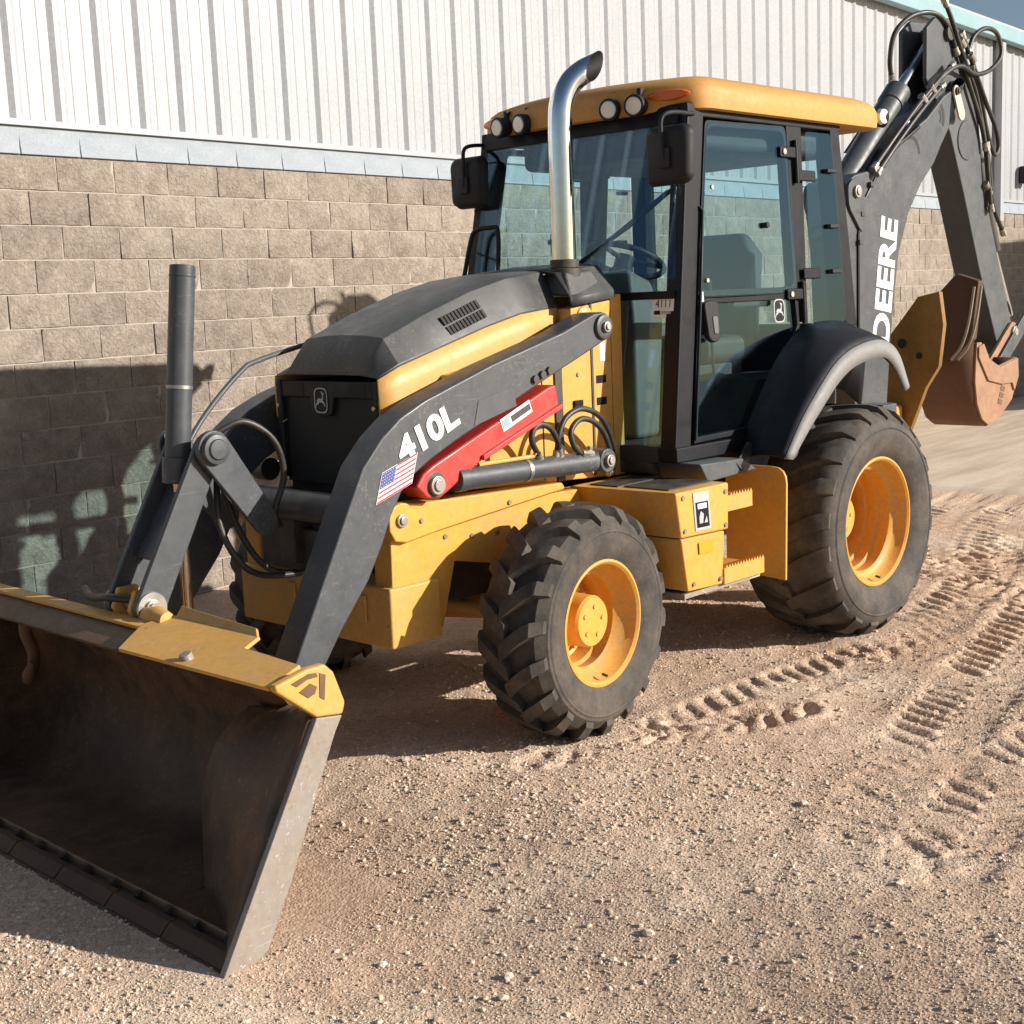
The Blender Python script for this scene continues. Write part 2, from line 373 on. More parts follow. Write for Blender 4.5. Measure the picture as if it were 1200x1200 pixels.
def np_mesh(name, V, F):
    me = bpy.data.meshes.new(name); k = F.shape[1]
    me.vertices.add(len(V)); me.vertices.foreach_set('co', V.astype(np.float32).ravel())
    me.loops.add(F.size); me.loops.foreach_set('vertex_index', F.astype(np.int32).ravel())
    me.polygons.add(len(F)); me.polygons.foreach_set('loop_start', np.arange(0, F.size, k, dtype=np.int32))
    me.polygons.foreach_set('use_smooth', np.ones(len(F), dtype=bool)); me.update(); me.validate(); return me
ii = np.arange(nx*ny).reshape(ny, nx)
Fq = np.stack([ii[:-1,:-1], ii[:-1,1:], ii[1:,1:], ii[1:,:-1]], -1).reshape(-1, 4)
me = np_mesh('ground', np.stack([gx, gy, gz], -1).reshape(-1, 3), Fq)
def ground_mat():
    mt, nt, b = new_mat('gravelly_dirt'); co = coords(nt)
    n0 = noise(nt, co, .55, 4, .55); n1 = noise(nt, co, 2.6, 6, .6); n2 = noise(nt, co, 42, 8, .7); n3 = noise(nt, co, 170, 5, .65)
    c = ramp(nt, n1, [(.30, (.50,.350,.245)), (.52, (.620,.455,.330)), (.74, (.70,.545,.410))])
    c = mix(nt, ramp(nt, n0, [(.42, 0.), (.62, .75)]), c, (.54,.365,.245)); c = mix(nt, ramp(nt, noise(nt, co, .9, 5, .6, .5), [(.56, 0.), (.70, .65)]), c, (.72,.61,.46))
    c = mix(nt, 1., c, ramp(nt, n2, [(.28, .70), (.5, 1.0), (.72, 1.22)]), 'MULTIPLY')
    vo = nt.nodes.new('ShaderNodeTexVoronoi'); vo.inputs['Scale'].default_value = 85; vo.inputs['Randomness'].default_value = 1.; nt.links.new(co, vo.inputs['Vector'])
    c = mix(nt, .38, c, mix(nt, 1., c, ramp(nt, vo.outputs['Color'], [(.1, .55), (.9, 1.5)]), 'MULTIPLY'))
    nt.links.new(c, b.inputs['Base Color']); b.inputs['Roughness'].default_value = .95
    ch = bump(nt, b, ramp(nt, vo.outputs['Distance'], [(0., 1.), (.6, 0.)]), .40, .006)
    ch = bump(nt, b, n2, .5, .008, ch); bump(nt, b, n3, .5, .004, ch); return mt
M['ground'] = ground_mat(); me.materials.append(M['ground'])
ground = bpy.data.objects.new('ground', me); C.objects.link(ground); ground['kind'] = 'structure'

# smooth pale apron that starts beyond the rear wheel and runs along the building
ax_ = np.concatenate([np.arange(6.5, 12, .12), np.arange(12, 60, 1.5)]); ay_ = np.concatenate([np.arange(-30, -6, 1.5), np.arange(-6, -.02, .10), [-.012]])
agx, agy = np.meshgrid(ax_, ay_, indexing='xy'); edge_ = (agx < 6.51)
agx = np.where(edge_, agx+.10*vnoise(agy*1.7, agy*0+.5, 60)+.05*vnoise(agy*6, agy*0+.5, 61), agx)
agz = ground_h(np.maximum(agx, 6.9), agy)+.014-np.where(edge_, .03, 0)
ia = np.arange(agx.size).reshape(agx.shape)
ame = np_mesh('concrete_apron', np.stack([agx, agy, agz], -1).reshape(-1, 3), np.stack([ia[:-1,:-1], ia[:-1,1:], ia[1:,1:], ia[1:,:-1]], -1).reshape(-1, 4))
def apron_mat():
    mt, nt, b = new_mat('dusty_concrete'); co = coords(nt)
    mp = nt.nodes.new('ShaderNodeMapping'); mp.inputs['Scale'].default_value = (.5, 3.0, 1.); nt.links.new(co, mp.inputs['Vector'])
    c = ramp(nt, noise(nt, mp.outputs[0], 1.2, 7, .62, .4), [(.32, (.46,.355,.255)), (.55, (.60,.49,.37)), (.75, (.68,.58,.46))])
    c = mix(nt, 1., c, ramp(nt, noise(nt, co, 30, 6), [(.3, .9), (.7, 1.08)]), 'MULTIPLY')
    nt.links.new(c, b.inputs['Base Color']); b.inputs['Roughness'].default_value = .9; bump(nt, b, noise(nt, co, 25, 6), .2, .004); return mt
M['apron'] = apron_mat(); ame.materials.append(M['apron'])
ap_ = bpy.data.objects.new('concrete_apron', ame); C.objects.link(ap_); ap_['kind'] = 'structure'

# loose gravel: pebbles strewn over the near yard, uncountable
def pebbles(name, n, x0, x1, y0, y1, smin, smax, pw, seed, label, clump=True, octa=False):
    r = np.random.default_rng(seed)
    px = r.uniform(x0, x1, n*3); py = r.uniform(y0, y1, n*3)
    dcam = np.hypot(px-CAM[0], py-CAM[1])
    dens = np.clip(3.4/dcam, 0, 1)**(2.2 if octa else 1.6)
    if clump: dens = dens*((.55 if octa else .22)+(.45 if octa else .78)*smoothstep(-.25, .45, vnoise(px*1.1, py*1.1, 9)+.5*vnoise(px*4, py*4, 10)))
    lx, ly = (px-TR_LOC.x)*ct+(py-TR_LOC.y)*st, -(px-TR_LOC.x)*st+(py-TR_LOC.y)*ct
    okk = (r.uniform(0, 1, n*3) < dens) & ~((lx > 3.5) & (lx < 4.16) & (np.abs(ly) < 1.2))
    px, py = px[okk][:n], py[okk][:n]; n = len(px)
    t = (1+5**.5)/2; ico = np.array([(-1,t,0),(1,t,0),(-1,-t,0),(1,-t,0),(0,-1,t),(0,1,t),(0,-1,-t),(0,1,-t),(t,0,-1),(t,0,1),(-t,0,-1),(-t,0,1)])/math.sqrt(1+t*t)
    fc = np.array([(0,11,5),(0,5,1),(0,1,7),(0,7,10),(0,10,11),(1,5,9),(5,11,4),(11,10,2),(10,7,6),(7,1,8),(3,9,4),(3,4,2),(3,2,6),(3,6,8),(3,8,9),(4,9,5),(2,4,11),(6,2,10),(8,6,7),(9,8,1)])
    if octa:
        ico = np.array([(1,0,0),(-1,0,0),(0,1,0),(0,-1,0),(0,0,1),(0,0,-1)], float); fc = np.array([(0,2,4),(2,1,4),(1,3,4),(3,0,4),(2,0,5),(1,2,5),(3,1,5),(0,3,5)])
    nv = len(ico)
    s = smin+(smax-smin)*r.power(1, n)**pw
    sc = s[:,None]*np.stack([r.uniform(.75,1.3,n), r.uniform(.7,1.1,n), r.uniform(.45,.85,n)], -1)
    V = ico[None]*sc[:,None,:]*r.uniform(.72, 1.2, (n,nv,1))
    a = r.uniform(0, 2*PI, n); ca, sa = np.cos(a)[:,None], np.sin(a)[:,None]
    X = V[...,0]*ca-V[...,1]*sa; Y = V[...,0]*sa+V[...,1]*ca
    Z = V[...,2]+(ground_h(px, py)+s*.22)[:,None]
    W = np.stack([X+px[:,None], Y+py[:,None], Z], -1).reshape(-1, 3)
    F = (fc[None]+nv*np.arange(n)[:,None,None]).reshape(-1, 3)
    me = np_mesh(name, W, F); me.polygons.foreach_set('use_smooth', np.zeros(len(F), dtype=bool))
    me.materials.append(M['pebble']); o = bpy.data.objects.new(name, me); C.objects.link(o)
    return tag(o, label, 'gravel', kind='stuff')
def pebble_mat():
    mt, nt, b = new_mat('pebble_stone'); g = nt.nodes.new('ShaderNodeNewGeometry')
    c = ramp(nt, g.outputs['Random Per Island'], [(0., (.40,.295,.215)), (.35, (.58,.45,.335)), (.7, (.68,.555,.43)), (.94, (.72,.61,.49)), (1., (.77,.70,.61))])
    c = mix(nt, 1., c, ramp(nt, noise(nt, coords(nt), 120, 4), [(.3, .85), (.7, 1.1)]), 'MULTIPLY')
    nt.links.new(c, b.inputs['Base Color']); b.inputs['Roughness'].default_value = .9; return mt
M['pebble'] = pebble_mat()
pebbles('gravel', 46000, -4.0, 3.2, -6.9, -2.7, .0026, .0100, 3.2, 21, 'tan gravel strewn over the dirt yard')
pebbles('fine_grit', 165000, -4.0, 2.6, -6.9, -3.0, .0018, .0046, 1.6, 23, 'fine sandy grit covering the dirt between the gravel stones', octa=True)
pebbles('loose_stones', 520, -4.0, 4.5, -6.9, -3.0, .009, .019, 2.4, 22, 'larger pale loose stones lying among the fine gravel')

# ------------------------------------------------------------------ the building behind
bld = empty('metal_building', (6, .1, -.1))
tag(bld, 'metal building with brown split-face block base and white ribbed steel wall', 'building')
BX0, BX1 = -3.2, 24.0; TOPZ = 2.755; CH = .2032; BL = .4064; NC = 15
def child(name, mb, mats, parent, **k):
    o = obj(name, mb, mats, None, **k); o.parent = parent; o.matrix_parent_inverse = parent.matrix_world.inverted() if parent.parent is None else (parent.parent.matrix_world @ parent.matrix_basis).inverted()
    return o
bld.matrix_world = Matrix.Translation((6, .1, -.1)); bpy.context.view_layer.update()
core = obj('masonry_wall', MB().box(BX0, BX1, .0088, .20, -.6, TOPZ), M['mortar'], None, smooth=0)
core.parent = bld; core.matrix_parent_inverse = bld.matrix_world.inverted()
bpy.context.view_layer.update()
def block_mesh(i, w=BL-.010, h=CH-.010, dep=.026, nxc=7, nzc=4):
    r = np.random.default_rng(100+i); P = {}; V = []; F = []
    base = r.uniform(-.003, .003); tiltx = r.uniform(-.006, .006); tiltz = r.uniform(-.005, .005)
    for a in range(nxc):
        for c_ in range(nzc):
            u = a/(nxc-1)-.5; v = c_/(nzc-1)-.5; edge = a in (0, nxc-1) or c_ in (0, nzc-1)
            y = (.0025 if edge else -.006)+base+tiltx*u+tiltz*v+r.uniform(-.006, .006)*(.6 if edge else 1)
            jx = 0 if a in (0, nxc-1) else r.uniform(-.012, .012); jz = 0 if c_ in (0, nzc-1) else r.uniform(-.010, .010)
            P[a,c_] = len(V); V.append((u*w+jx, y, v*h+jz))
    for a in range(nxc-1):
        for c_ in range(nzc-1): F.append((P[a,c_], P[a+1,c_], P[a+1,c_+1], P[a,c_+1]))
    loop = [(a,0) for a in range(nxc)]+[(nxc-1,c_) for c_ in range(1,nzc)]+[(a,nzc-1) for a in range(nxc-2,-1,-1)]+[(0,c_) for c_ in range(nzc-2,0,-1)]
    b0 = len(V)
    for q in loop: x, y, z = V[P[q]]; V.append((x, dep, z))
    for i_ in range(len(loop)):
        j = (i_+1) % len(loop); F.append((P[loop[j]], P[loop[i_]], b0+i_, b0+j))
    me = bpy.data.meshes.new('block'); me.from_pydata(V, [], F); me.materials.append(M['block'])
    me.polygons.foreach_set('use_smooth', [True]*len(F)); me.set_sharp_from_angle(angle=math.radians(50)); me.update(); return me
BM = [block_mesh(i) for i in range(14)]
rest_v, rest_f = [], []; nb = 0
X_J = .0                                                # x of a vertical joint of the top course
for r_ in range(NC):
    z = TOPZ-(r_+.5)*CH; off = 0 if r_ % 2 == 0 else -.5
    for k in range(int((BX0-X_J)/BL)-1, int((BX1-X_J)/BL)+1):
        x = X_J+(k+off+.5)*BL
        if x < BX0+.1 or x > BX1-.2: continue
        near = (-1.25 < x < 4.9 and r_ < 13) or (11.6 < x < 14.0 and r_ < 10)
        if x > 2.6 and x < 4.9 and r_ > 8: near = False
        me = BM[random.randrange(len(BM))]; flip = random.random() < .5
        if near and nb < 300:
            o = bpy.data.objects.new('block', me); C.objects.link(o); o.parent = core
            o.location = (x, .0, z); o.scale = (1,1,1); o.rotation_euler = (0, PI if flip else 0, 0)
            o.matrix_parent_inverse = Matrix.Identity(4)
            nb += 1
            if flip: o.rotation_euler = (0, PI, 0)
        else:
            b0 = len(rest_v); s = -1 if flip else 1
            rest_v += [(x+s*v.co.x, v.co.y, z+s*v.co.z) for v in me.vertices]; rest_f += [tuple(b0+i for i in p.vertices) for p in me.polygons]
me = bpy.data.meshes.new('far_blocks'); me.from_pydata(rest_v, [], rest_f); me.materials.append(M['block'])
me.polygons.foreach_set('use_smooth', [True]*len(me.polygons)); me.set_sharp_from_angle(angle=math.radians(50))
o = bpy.data.objects.new('far_blocks', me); C.objects.link(o); o.parent = core; o['kind'] = 'stuff'
# sill course
sill_core = obj('sill_course', MB().box(BX0, BX1, .002, .20, TOPZ+.002, TOPZ+.165), M['sill'], None, smooth=0)
sill_core.parent = bld; sill_core.matrix_parent_inverse = bld.matrix_world.inverted()
sw = BL-.007; sm = MB().prism([(-sw/2, 0.), (sw/2, 0.), (sw/2, .158), (-sw/2, .158)], -.012, .02).map(lambda x, y, z: (x, y+.018*(z/.158), z)).mesh('sill_block', [M['sill']])
for k in range(int((BX0-X_J)/BL), int((BX1-X_J)/BL)):
    o = bpy.data.objects.new('sill_block', sm); C.objects.link(o); o.parent = sill_core
    o.location = (X_J+(k+1.0)*BL-.03, 0, TOPZ+.004)
    md = o.modifiers.new('bevel', 'BEVEL'); md.width = .004; md.segments = 2
# white base trim and ribbed steel panels
tr = MB().prism([(BX0, TOPZ+.167), (BX1, TOPZ+.167), (BX1, TOPZ+.205), (BX0, TOPZ+.205)], -.022, .10)
o = obj('base_trim', tr, M['trim'], None, bevel=.003); o.parent = bld; o.matrix_parent_inverse = bld.matrix_world.inverted()
PZ0, PZ1 = TOPZ+.207, 5.30; PITCH_R = .3048; RX0 = -.215
prof = []
for k in range(3):
    b = k*PITCH_R
    for x, y in ((-.046,0),(-.014,-.023),(.014,-.023),(.046,0),(.085,0),(.092,-.0032),(.104,-.0032),(.111,0),(.185,0),(.192,-.0032),(.204,-.0032),(.211,0)): prof.append((b+x, y))
prof.append((3*PITCH_R-.046, 0))
PANEL_Y = .030
pv = [(x, y+PANEL_Y, z) for z in (PZ0, PZ1) for x, y in prof]; npf = len(prof)
pm = bpy.data.meshes.new('steel_panel'); pm.from_pydata(pv, [], [(i, i+1, npf+i+1, npf+i) for i in range(npf-1)]); pm.materials.append(M['panel'])
k0 = int((BX0-RX0)/(3*PITCH_R))
for k in range(k0, int((BX1-RX0)/(3*PITCH_R))):
    o = bpy.data.objects.new('steel_panel', pm); C.objects.link(o); o.location = (RX0+k*3*PITCH_R, 0, 0)
    o.parent = bld; o.matrix_parent_inverse = bld.matrix_world.inverted()
    md = o.modifiers.new('solidify', 'SOLIDIFY'); md.thickness = .0012; md.offset = 1
def part(name, mb, mat_, **k):
    o = obj(name, mb, mat_, None, **k); o.parent = bld; o.matrix_parent_inverse = bld.matrix_world.inverted(); return o
part('wall_core', MB().box(BX0, BX1, .07, .22, TOPZ+.21, 5.34), M['trim'], smooth=0)
part('eave_trim', MB().box(BX0, BX1, -.03, .065, 5.302, 5.36), M['trim'], bevel=.003)
part('gutter', MB().prism([(0,0)]*0 or [(BX0,5.20),(BX1,5.20),(BX1,5.40),(BX0,5.40)], -.17, -.033), M['gutter'], bevel=.012)
roof = MB().add([(BX0,-.16,5.41),(BX1,-.16,5.41),(BX1,9,6.4),(BX0,9,6.4)], [(0,1,2,3)])
part('roof', roof, M['roof'], solid=.03, smooth=0)
part('downspout', MB().box(15.72, 15.86, -.12, -.012, 2.62, 5.20), M['trim'], bevel=.012)
wl_ = MB().box(16.82, 17.10, -.16, -.0, 3.22, 3.48)
o = part('wall_lamp', wl_, M['plastic'], bevel=.02)

# ------------------------------------------------------------------ the backhoe loader (x forward from the rear axle, y to its left, z up)
T = empty('backhoe_loader', TR_LOC, TR_RZ)
tag(T, 'yellow and charcoal backhoe loader with enclosed cab parked beside the block wall', 'backhoe loader')
def P(name, mb, mats, parent=None, **k): return obj(name, mb, mats, parent or T, **k)
def both(name, mb, mats, **k):
    a = P(name, mb, mats, **k); b = P(name, mb.mirror(), mats, **k); return a, b
def text_mb(txt, size, offset=0.0, shear=0, space=1.0):
    cu = bpy.data.curves.new('t', 'FONT'); cu.body = txt; cu.size = size; cu.offset = offset; cu.shear = shear; cu.space_character = space
    cu.extrude = 0; cu.resolution_u = 4
    to = bpy.data.objects.new('t', cu); C.objects.link(to); dg = bpy.context.evaluated_depsgraph_get(); ev = to.evaluated_get(dg); me = ev.to_mesh()
    q = MB(); q.add([v.co[:] for v in me.vertices], [tuple(p.vertices) for p in me.polygons]); ev.to_mesh_clear()
    bpy.data.objects.remove(to); bpy.data.curves.remove(cu); return q
def fit_text(txt, w, h, offset=0.0):
    q = text_mb(txt, 1.0, offset/h*.7); xs = [v[0] for v in q.v]; ys = [v[1] for v in q.v]; x0, x1, y0, y1 = min(xs), max(xs), min(ys), max(ys)
    return q.map(lambda x, y, z: ((x-x0)/(x1-x0)*w, (y-y0)/(y1-y0)*h, z))
def place(mb, o, ex, ey):                              # lay flat (u, v) geometry into 3d: origin, u axis, v axis
    o, ex, ey = Vector(o), Vector(ex).normalized(), Vector(ey).normalized(); n = ex.cross(ey)
    return mb.map(lambda u, v, w: o+ex*u+ey*v+n*w)
def pin(parent, c, r, y0, y1, name='pin', mat_='pin'):
    q = MB(); q.cyl((c[0],y0,c[1]), (c[0],y1,c[1]), r, 18); q.cyl((c[0],y1,c[1]), (c[0],y1+(.008 if y1 > y0 else -.008),c[1]), r*.62, 16)
    return P(name, q, M[mat_], parent, bevel=.003)
DEER = [(-.36,.02),(-.24,.12),(-.10,.13),(.06,.10),(.16,.20),(.15,.34),(.05,.42),(.10,.50),(.17,.40),(.24,.43),(.33,.36),(.25,.30),(.24,.14),(.20,.02),(.32,-.06),(.42,-.24),(.36,-.27),(.24,-.12),(.08,-.08),(-.10,-.06),(-.20,-.16),(-.38,-.20),(-.46,-.36),(-.50,-.33),(-.42,-.12),(-.30,-.08)]
def emblem(parent, o, ex, ey, h, name='emblem'):
    w = h*.82; q = MB(); out = rnd([(-w/2,-h/2),(w/2,-h/2),(w/2,h/2),(-w/2,h/2)], h*.28); inn = [(a*.88, b*.90) for a, b in out]
    n = len(out); q.add([(a,b,.002) for a,b in out]+[(a,b,.002) for a,b in inn], [(i,(i+1)%n,n+(i+1)%n,n+i) for i in range(n)], 0)
    q.add([(a,b,.001) for a,b in inn], [tuple(range(n))], 1)
    q.add([(a*w*.86, b*h*.80-.02*h, .0025) for a,b in DEER], [tuple(range(len(DEER)))], 0)
    return P(name, place(q, o, ex, ey), [M['grey_mark'], M['black']], parent, smooth=0, recalc=False)

# ---- wheels
def tyre(prof, lug, nl, r0, r1, ymid, yhalf, side):
    q = MB(); q.lathe(prof, 72)
    # chevron lugs, two interleaved rows
    for row in (-1, 1):
        for k in range(nl):
            a0 = 2*PI*(k+(.5 if row > 0 else 0))/nl; rows_b, rows_t = [], []
            st_ = 6
            for i in range(st_+1):
                u = i/st_                                 # 0 centre -> 1 shoulder and a little down the side wall
                yy = ymid+row*yhalf*(-.10+1.12*u)
                sw = lug['sweep']*(1-u)**1.25             # angle swept ahead at the centre
                wd = lug['w0']+(lug['w1']-lug['w0'])*u
                uu = max(0, (u-.80)/.20); rt = r1-(r1-r0)*.15*u*u-uu*lug['drop']; rb = r0-.012-max(0, (u-.72)/.28)*lug['drop']*1.15
                a = a0+sw*lug['dir']
                ab = a-wd/2*1.18; ae = a+wd/2*1.18; tb = a-wd/2; te = a+wd/2
                rows_b.append([(rb*math.cos(ab), yy, rb*math.sin(ab)), (rb*math.cos(ae), yy, rb*math.sin(ae))])
                rows_t.append([(rt*math.cos(tb), yy+(row*.006 if u == 1 else 0), rt*math.sin(tb)), (rt*math.cos(te), yy+(row*.006 if u == 1 else 0), rt*math.sin(te))])
            q.grid([[rows_b[i][0], rows_t[i][0], rows_t[i][1], rows_b[i][1]] for i in range(st_+1)])
            q.add(rows_b[-1]+rows_t[-1], [(0,1,3,2)]); q.add(rows_b[0]+rows_t[0], [(0,2,3,1)])
    return q
def wheel(name, x, y, z, ds, side, steer=0):
    w = empty(name, (x, y, z), steer, T); s = side
    R, rr, sw = ds['R'], ds['rim'], ds['sec']               # crown radius, rim flange radius, section half width (y=0 at the tyre's middle)
    rc = R-ds['lugh']
    pr = [(-sw*.80,rr-.01),(-sw*.93,rr+.02),(-sw*1.04,rr+(rc-rr)*.45),(-sw*1.0,rr+(rc-rr)*.72),(-sw*.90,rc-.035),(-sw*.78,rc-.014),(-sw*.4,rc-.002),(0,rc),
          (sw*.4,rc-.002),(sw*.78,rc-.014),(sw*.90,rc-.035),(sw*1.0,rr+(rc-rr)*.72),(sw*1.04,rr+(rc-rr)*.45),(sw*.93,rr+.02),(sw*.80,rr-.01)]
    q = tyre(pr, ds['lug'], ds['n'], rc, R, 0, sw*.93, s)
    # raised rings on the side wall
    for sy in (-1, 1):
        a = rr+(rc-rr)*.62; q.lathe([(sy*sw*1.018,a-.006),(sy*sw*1.034,a),(sy*sw*1.012,a+.007)], 64)
    P('tyre', q, M['tyre'], w, smooth=32)
    # rim: flange, well, disc (outer side = +s)
    o = sw*ds['fl']; d = ds['disc']
    rp = [(o,rr+.004),(o+.012,rr+.002),(o+.014,rr-.008),(o+.004,rr-.018),(o-.03,rr-.026),(o-.055,rr-.045)]
    for f in ds['steps']: rp += [(o-f,rr-.050-f*.10),(o-f-.012,rr-.062-f*.10)]
    rp += [(d+.01,rr-.062-ds['steps'][-1]*.10),(d,rr-.10),(d-.004,.12),(d-.004,.02)]
    rm = MB().lathe([(s*a,b) for a,b in rp], 64)
    rm.lathe([(-s*o,rr+.004),(-s*(o+.012),rr-.004),(-s*(o-.04),rr-.03),(-s*(o-.06),rr-.055),(s*(d-.012),rr-.07),(s*(d-.014),.02)], 64)
    P('rim', rm, M['yellow'], w, smooth=30)
    hy = ds['hub']; hr = ds['hubr']
    hb = MB().lathe([(s*(d-.01),hr*1.04),(s*(hy-.012),hr),(s*hy,hr-.008),(s*hy,.0005)], 40)
    hb.lathe([(s*(d-.004),hr*1.45),(s*(d+.03),hr*1.42),(s*(d+.034),hr*1.0)], 40)
    P('hub', hb, M['yellow'], w, smooth=30)
    bt = MB()
    for k in range(5):
        a = 2*PI*k/5+.5; r_ = hr*.58; c = (r_*math.cos(a), s*hy, r_*math.sin(a)); bt.cyl(c, (c[0], s*(hy+.006), c[2]), .010, 6)
    for k in range(10):
        a = 2*PI*k/10; r_ = hr*1.27; c = (r_*math.cos(a), s*(d+.032), r_*math.sin(a)); bt.cyl(c, (c[0], s*(d+.052), c[2]), .012, 6)
    P('wheel_bolts', bt, M['yellow_worn'], w, smooth=0)
    vl = MB().cyl((0, s*(o-.005), -rr+.045), (.0, s*(o+.02), -rr+.04), .006, 8); P('valve', vl, M['hose'], w)
    return w
FR = dict(R=.487, rim=.261, sec=.165, lugh=.036, n=18, lug=dict(sweep=.26, w0=.15, w1=.115, drop=.055, dir=-1), fl=.80, disc=-.09, hub=.088, hubr=.108, steps=[.07,.13])
RE = dict(R=.600, rim=.333, sec=.265, lugh=.026, n=20, lug=dict(sweep=.24, w0=.13, w1=.14, drop=.06, dir=-1), fl=.83, disc=-.07, hub=.030, hubr=.118, steps=[.06,.13,.20])
for s in (1, -1):
    wheel('front_wheel', 2.14, s*(.946-.165*.80)-(.07 if s < 0 else 0), .478, FR, s, .072)
    wheel('rear_wheel', 0, s*(1.005-.265*.83), .588, RE, s)
P('front_axle', MB().tube([(2.14,-.72,.478),(2.14,-.35,.50),(2.14,0,.53),(2.14,.35,.50),(2.14,.72,.478)], [.07,.085,.15,.085,.07], 16), M['yellow'])
P('steering_cylinder', MB().cyl((2.30,-.45,.50),(2.30,.45,.50),.03,14).cyl((2.30,.45,.50),(2.27,.62,.49),.016,10), M['yellow_worn'])
P('rear_axle', MB().tube([(0,-.62,.588),(0,-.3,.6),(0,0,.62),(0,.3,.6),(0,.62,.588)], [.11,.13,.2,.13,.11], 18), M['yellow'])

# ---- chassis
side = [(2.84,.90),(2.72,.96),(1.86,.95),(1.20,.93),(1.20,.60),(1.9,.66),(2.26,.70),(2.50,.75),(2.58,.49),(2.85,.455)]
both('frame_rail', MB().prism(side, .38, .485), M['yellow'], bevel=.006)
beam = [(2.865,.985),(2.85,1.02),(2.80,1.035),(2.72,1.022),(1.86,.995),(1.84,.965),(2.60,.895),(2.78,.872),(2.84,.885),(2.865,.93)]
fb = both('loader_frame_beam', MB().prism(beam, .40, .515), M['yellow'], bevel=.008)
pin(fb[0], (2.805,.965), .027, .50, .527); pin(fb[1], (2.805,.965), .027, -.50, -.527)
P('front_bumper', MB().box(2.60, 2.872, -.50, .50, .455, .70), M['yellow_worn'], bevel=.012)
for y0 in (.30, -.16): P('bumper_lug', MB().box(2.873, 2.885, y0, y0+.06, .55, .66), M['yellow_worn'], bevel=.006)
P('chassis_floor', MB().box(-.9, 2.6, -.37, .37, .55, .92), M['black_dusty'], bevel=.01)
P('transmission', MB().box(.35, 1.6, -.30, .30, .40, .56), M['black_dusty'], bevel=.03)
P('radiator_box', MB().box(2.42, 2.69, -.325, .325, .70, 1.49), M['mesh_dark'], bevel=.004)
P('engine_block', MB().box(1.62, 2.42, -.27, .27, .92, 1.62), M['black_dusty'], bevel=.02)

# ---- hood
def mir(rows): return rows
hx = [2.735, 2.62, 2.39, 2.12, 1.90, 1.66]
zl = [1.505, 1.548, 1.610, 1.682, 1.730, 1.752]          # line between grey top and yellow side
zr = [1.560, 1.662, 1.752, 1.838, 1.888, 1.912]          # shoulder ridge
rows = []
for x, a, b in zip(hx, zl, zr):
    half = [(.336, a), (.334, a+.010), (.252, b-.006), (.236, b), (.12, b+.010), (0, b+.013)]
    rows.append([(x-(.0 if i < 2 else .0), y, z) for i, (y, z) in enumerate(half)]+[(x, -y, z) for y, z in half[-2::-1]])
rows[0] = [(2.735, r[1], 1.505+(r[2]-1.505)*.10) for r in rows[1]]
hd = MB().grid(rows)
P('hood', hd, M['hood_grey'], smooth=22, solid=.010)
sd_ = []
for sy in (1, -1):
    q = MB(); top = list(zip(hx, zl)); bot = [(2.735,1.345),(2.62,1.392),(2.39,1.450),(2.12,1.517),(1.90,1.572),(1.66,1.632)]
    q.grid([[(x, sy*.338, z) for x, z in top], [(x, sy*.3405, (z+b[1])/2) for (x, z), b in zip(top, bot)], [(x, sy*.340, z) for x, z in bot], [(x, sy*.300, z-.03) for x, z in bot]])
    P('hood_side_panel', q, M['hood_yellow'], smooth=40, solid=.008)
    # louvre vent with slots
    v = MB(); o_ = Vector((2.215, sy*.3005, 1.728)); ex = Vector((-.945,0,.30)).normalized() ; nrm = Vector((0.0, sy*.87, .49)); ey = nrm.cross(ex).normalized()
    if ey.z < 0: ey = -ey
    nrm = nrm.normalized()
    def quad(u0,u1,v0,v1,h):
        return [o_+ex*u0+ey*v0+nrm*h, o_+ex*u1+ey*v0+nrm*h, o_+ex*u1+ey*v1+nrm*h, o_+ex*u0+ey*v1+nrm*h]
    for row in range(2):
        for k in range(11):
            u = -.115+k*.021; v0 = -.045+row*.048; a = quad(u, u+.014, v0, v0+.040, .012); b = quad(u, u+.014, v0, v0+.040, -.03)
            v.add(a+b, [(0,1,2,3),(0,1,5,4),(1,2,6,5),(2,3,7,6),(3,0,4,7)])
    P('hood_vent', v, M['mesh_dark'], smooth=0)
# engine side panels under the hood, dark post, cowl
lower = [(2.40,1.50),(2.40,1.02),(1.38,.96),(1.38,1.775),(1.655,1.745),(1.66,1.60)]
both('engine_side_panel', MB().prism(lower, .33, .415), M['yellow'], bevel=.006)
both('panel_gap_post', MB().box(1.735, 1.785, .40, .424, .98, 1.62), M['black_dusty'], bevel=.003)
both('panel_gap_post', MB().box(1.515, 1.530, .40, .420, .98, 1.76), M['black_dusty'], bevel=.002)
P('firewall', MB().box(1.30, 1.375, -.415, .415, .96, 1.80), M['yellow'], bevel=.006)
cw = MB().grid([[(x, y, z) for y, z in ((.425,1.755+dz),(.42,1.79+dz),(.33,1.90+dz),(.2,1.915+dz),(-.2,1.915+dz),(-.33,1.90+dz),(-.42,1.79+dz),(-.425,1.755+dz))] for x, dz in ((1.645,0),(1.52,.012),(1.36,.03))])
P('cowl', cw, M['hood_grey'], smooth=30, solid=.012)
P('cowl_seam', MB().grid([[(x, y*1.005, z+.004) for y, z in ((.425,1.755),(.42,1.79),(.33,1.90),(.2,1.915),(-.2,1.915),(-.33,1.90),(-.42,1.79),(-.425,1.755))] for x in (1.668,1.640)]), M['mesh_dark'], solid=.006)
lt = MB()
for x0, z0, z1 in ((1.475,1.40,1.436),(1.475,1.30,1.335)): lt.box(x0-.05, x0+.02, .414, .4165, z0, z1)
P('panel_decal', lt, M['black'], None, smooth=0)
P('panel_tag', MB().box(1.43, 1.465, .414, .4168, 1.50, 1.59), M['white'], None, smooth=0)
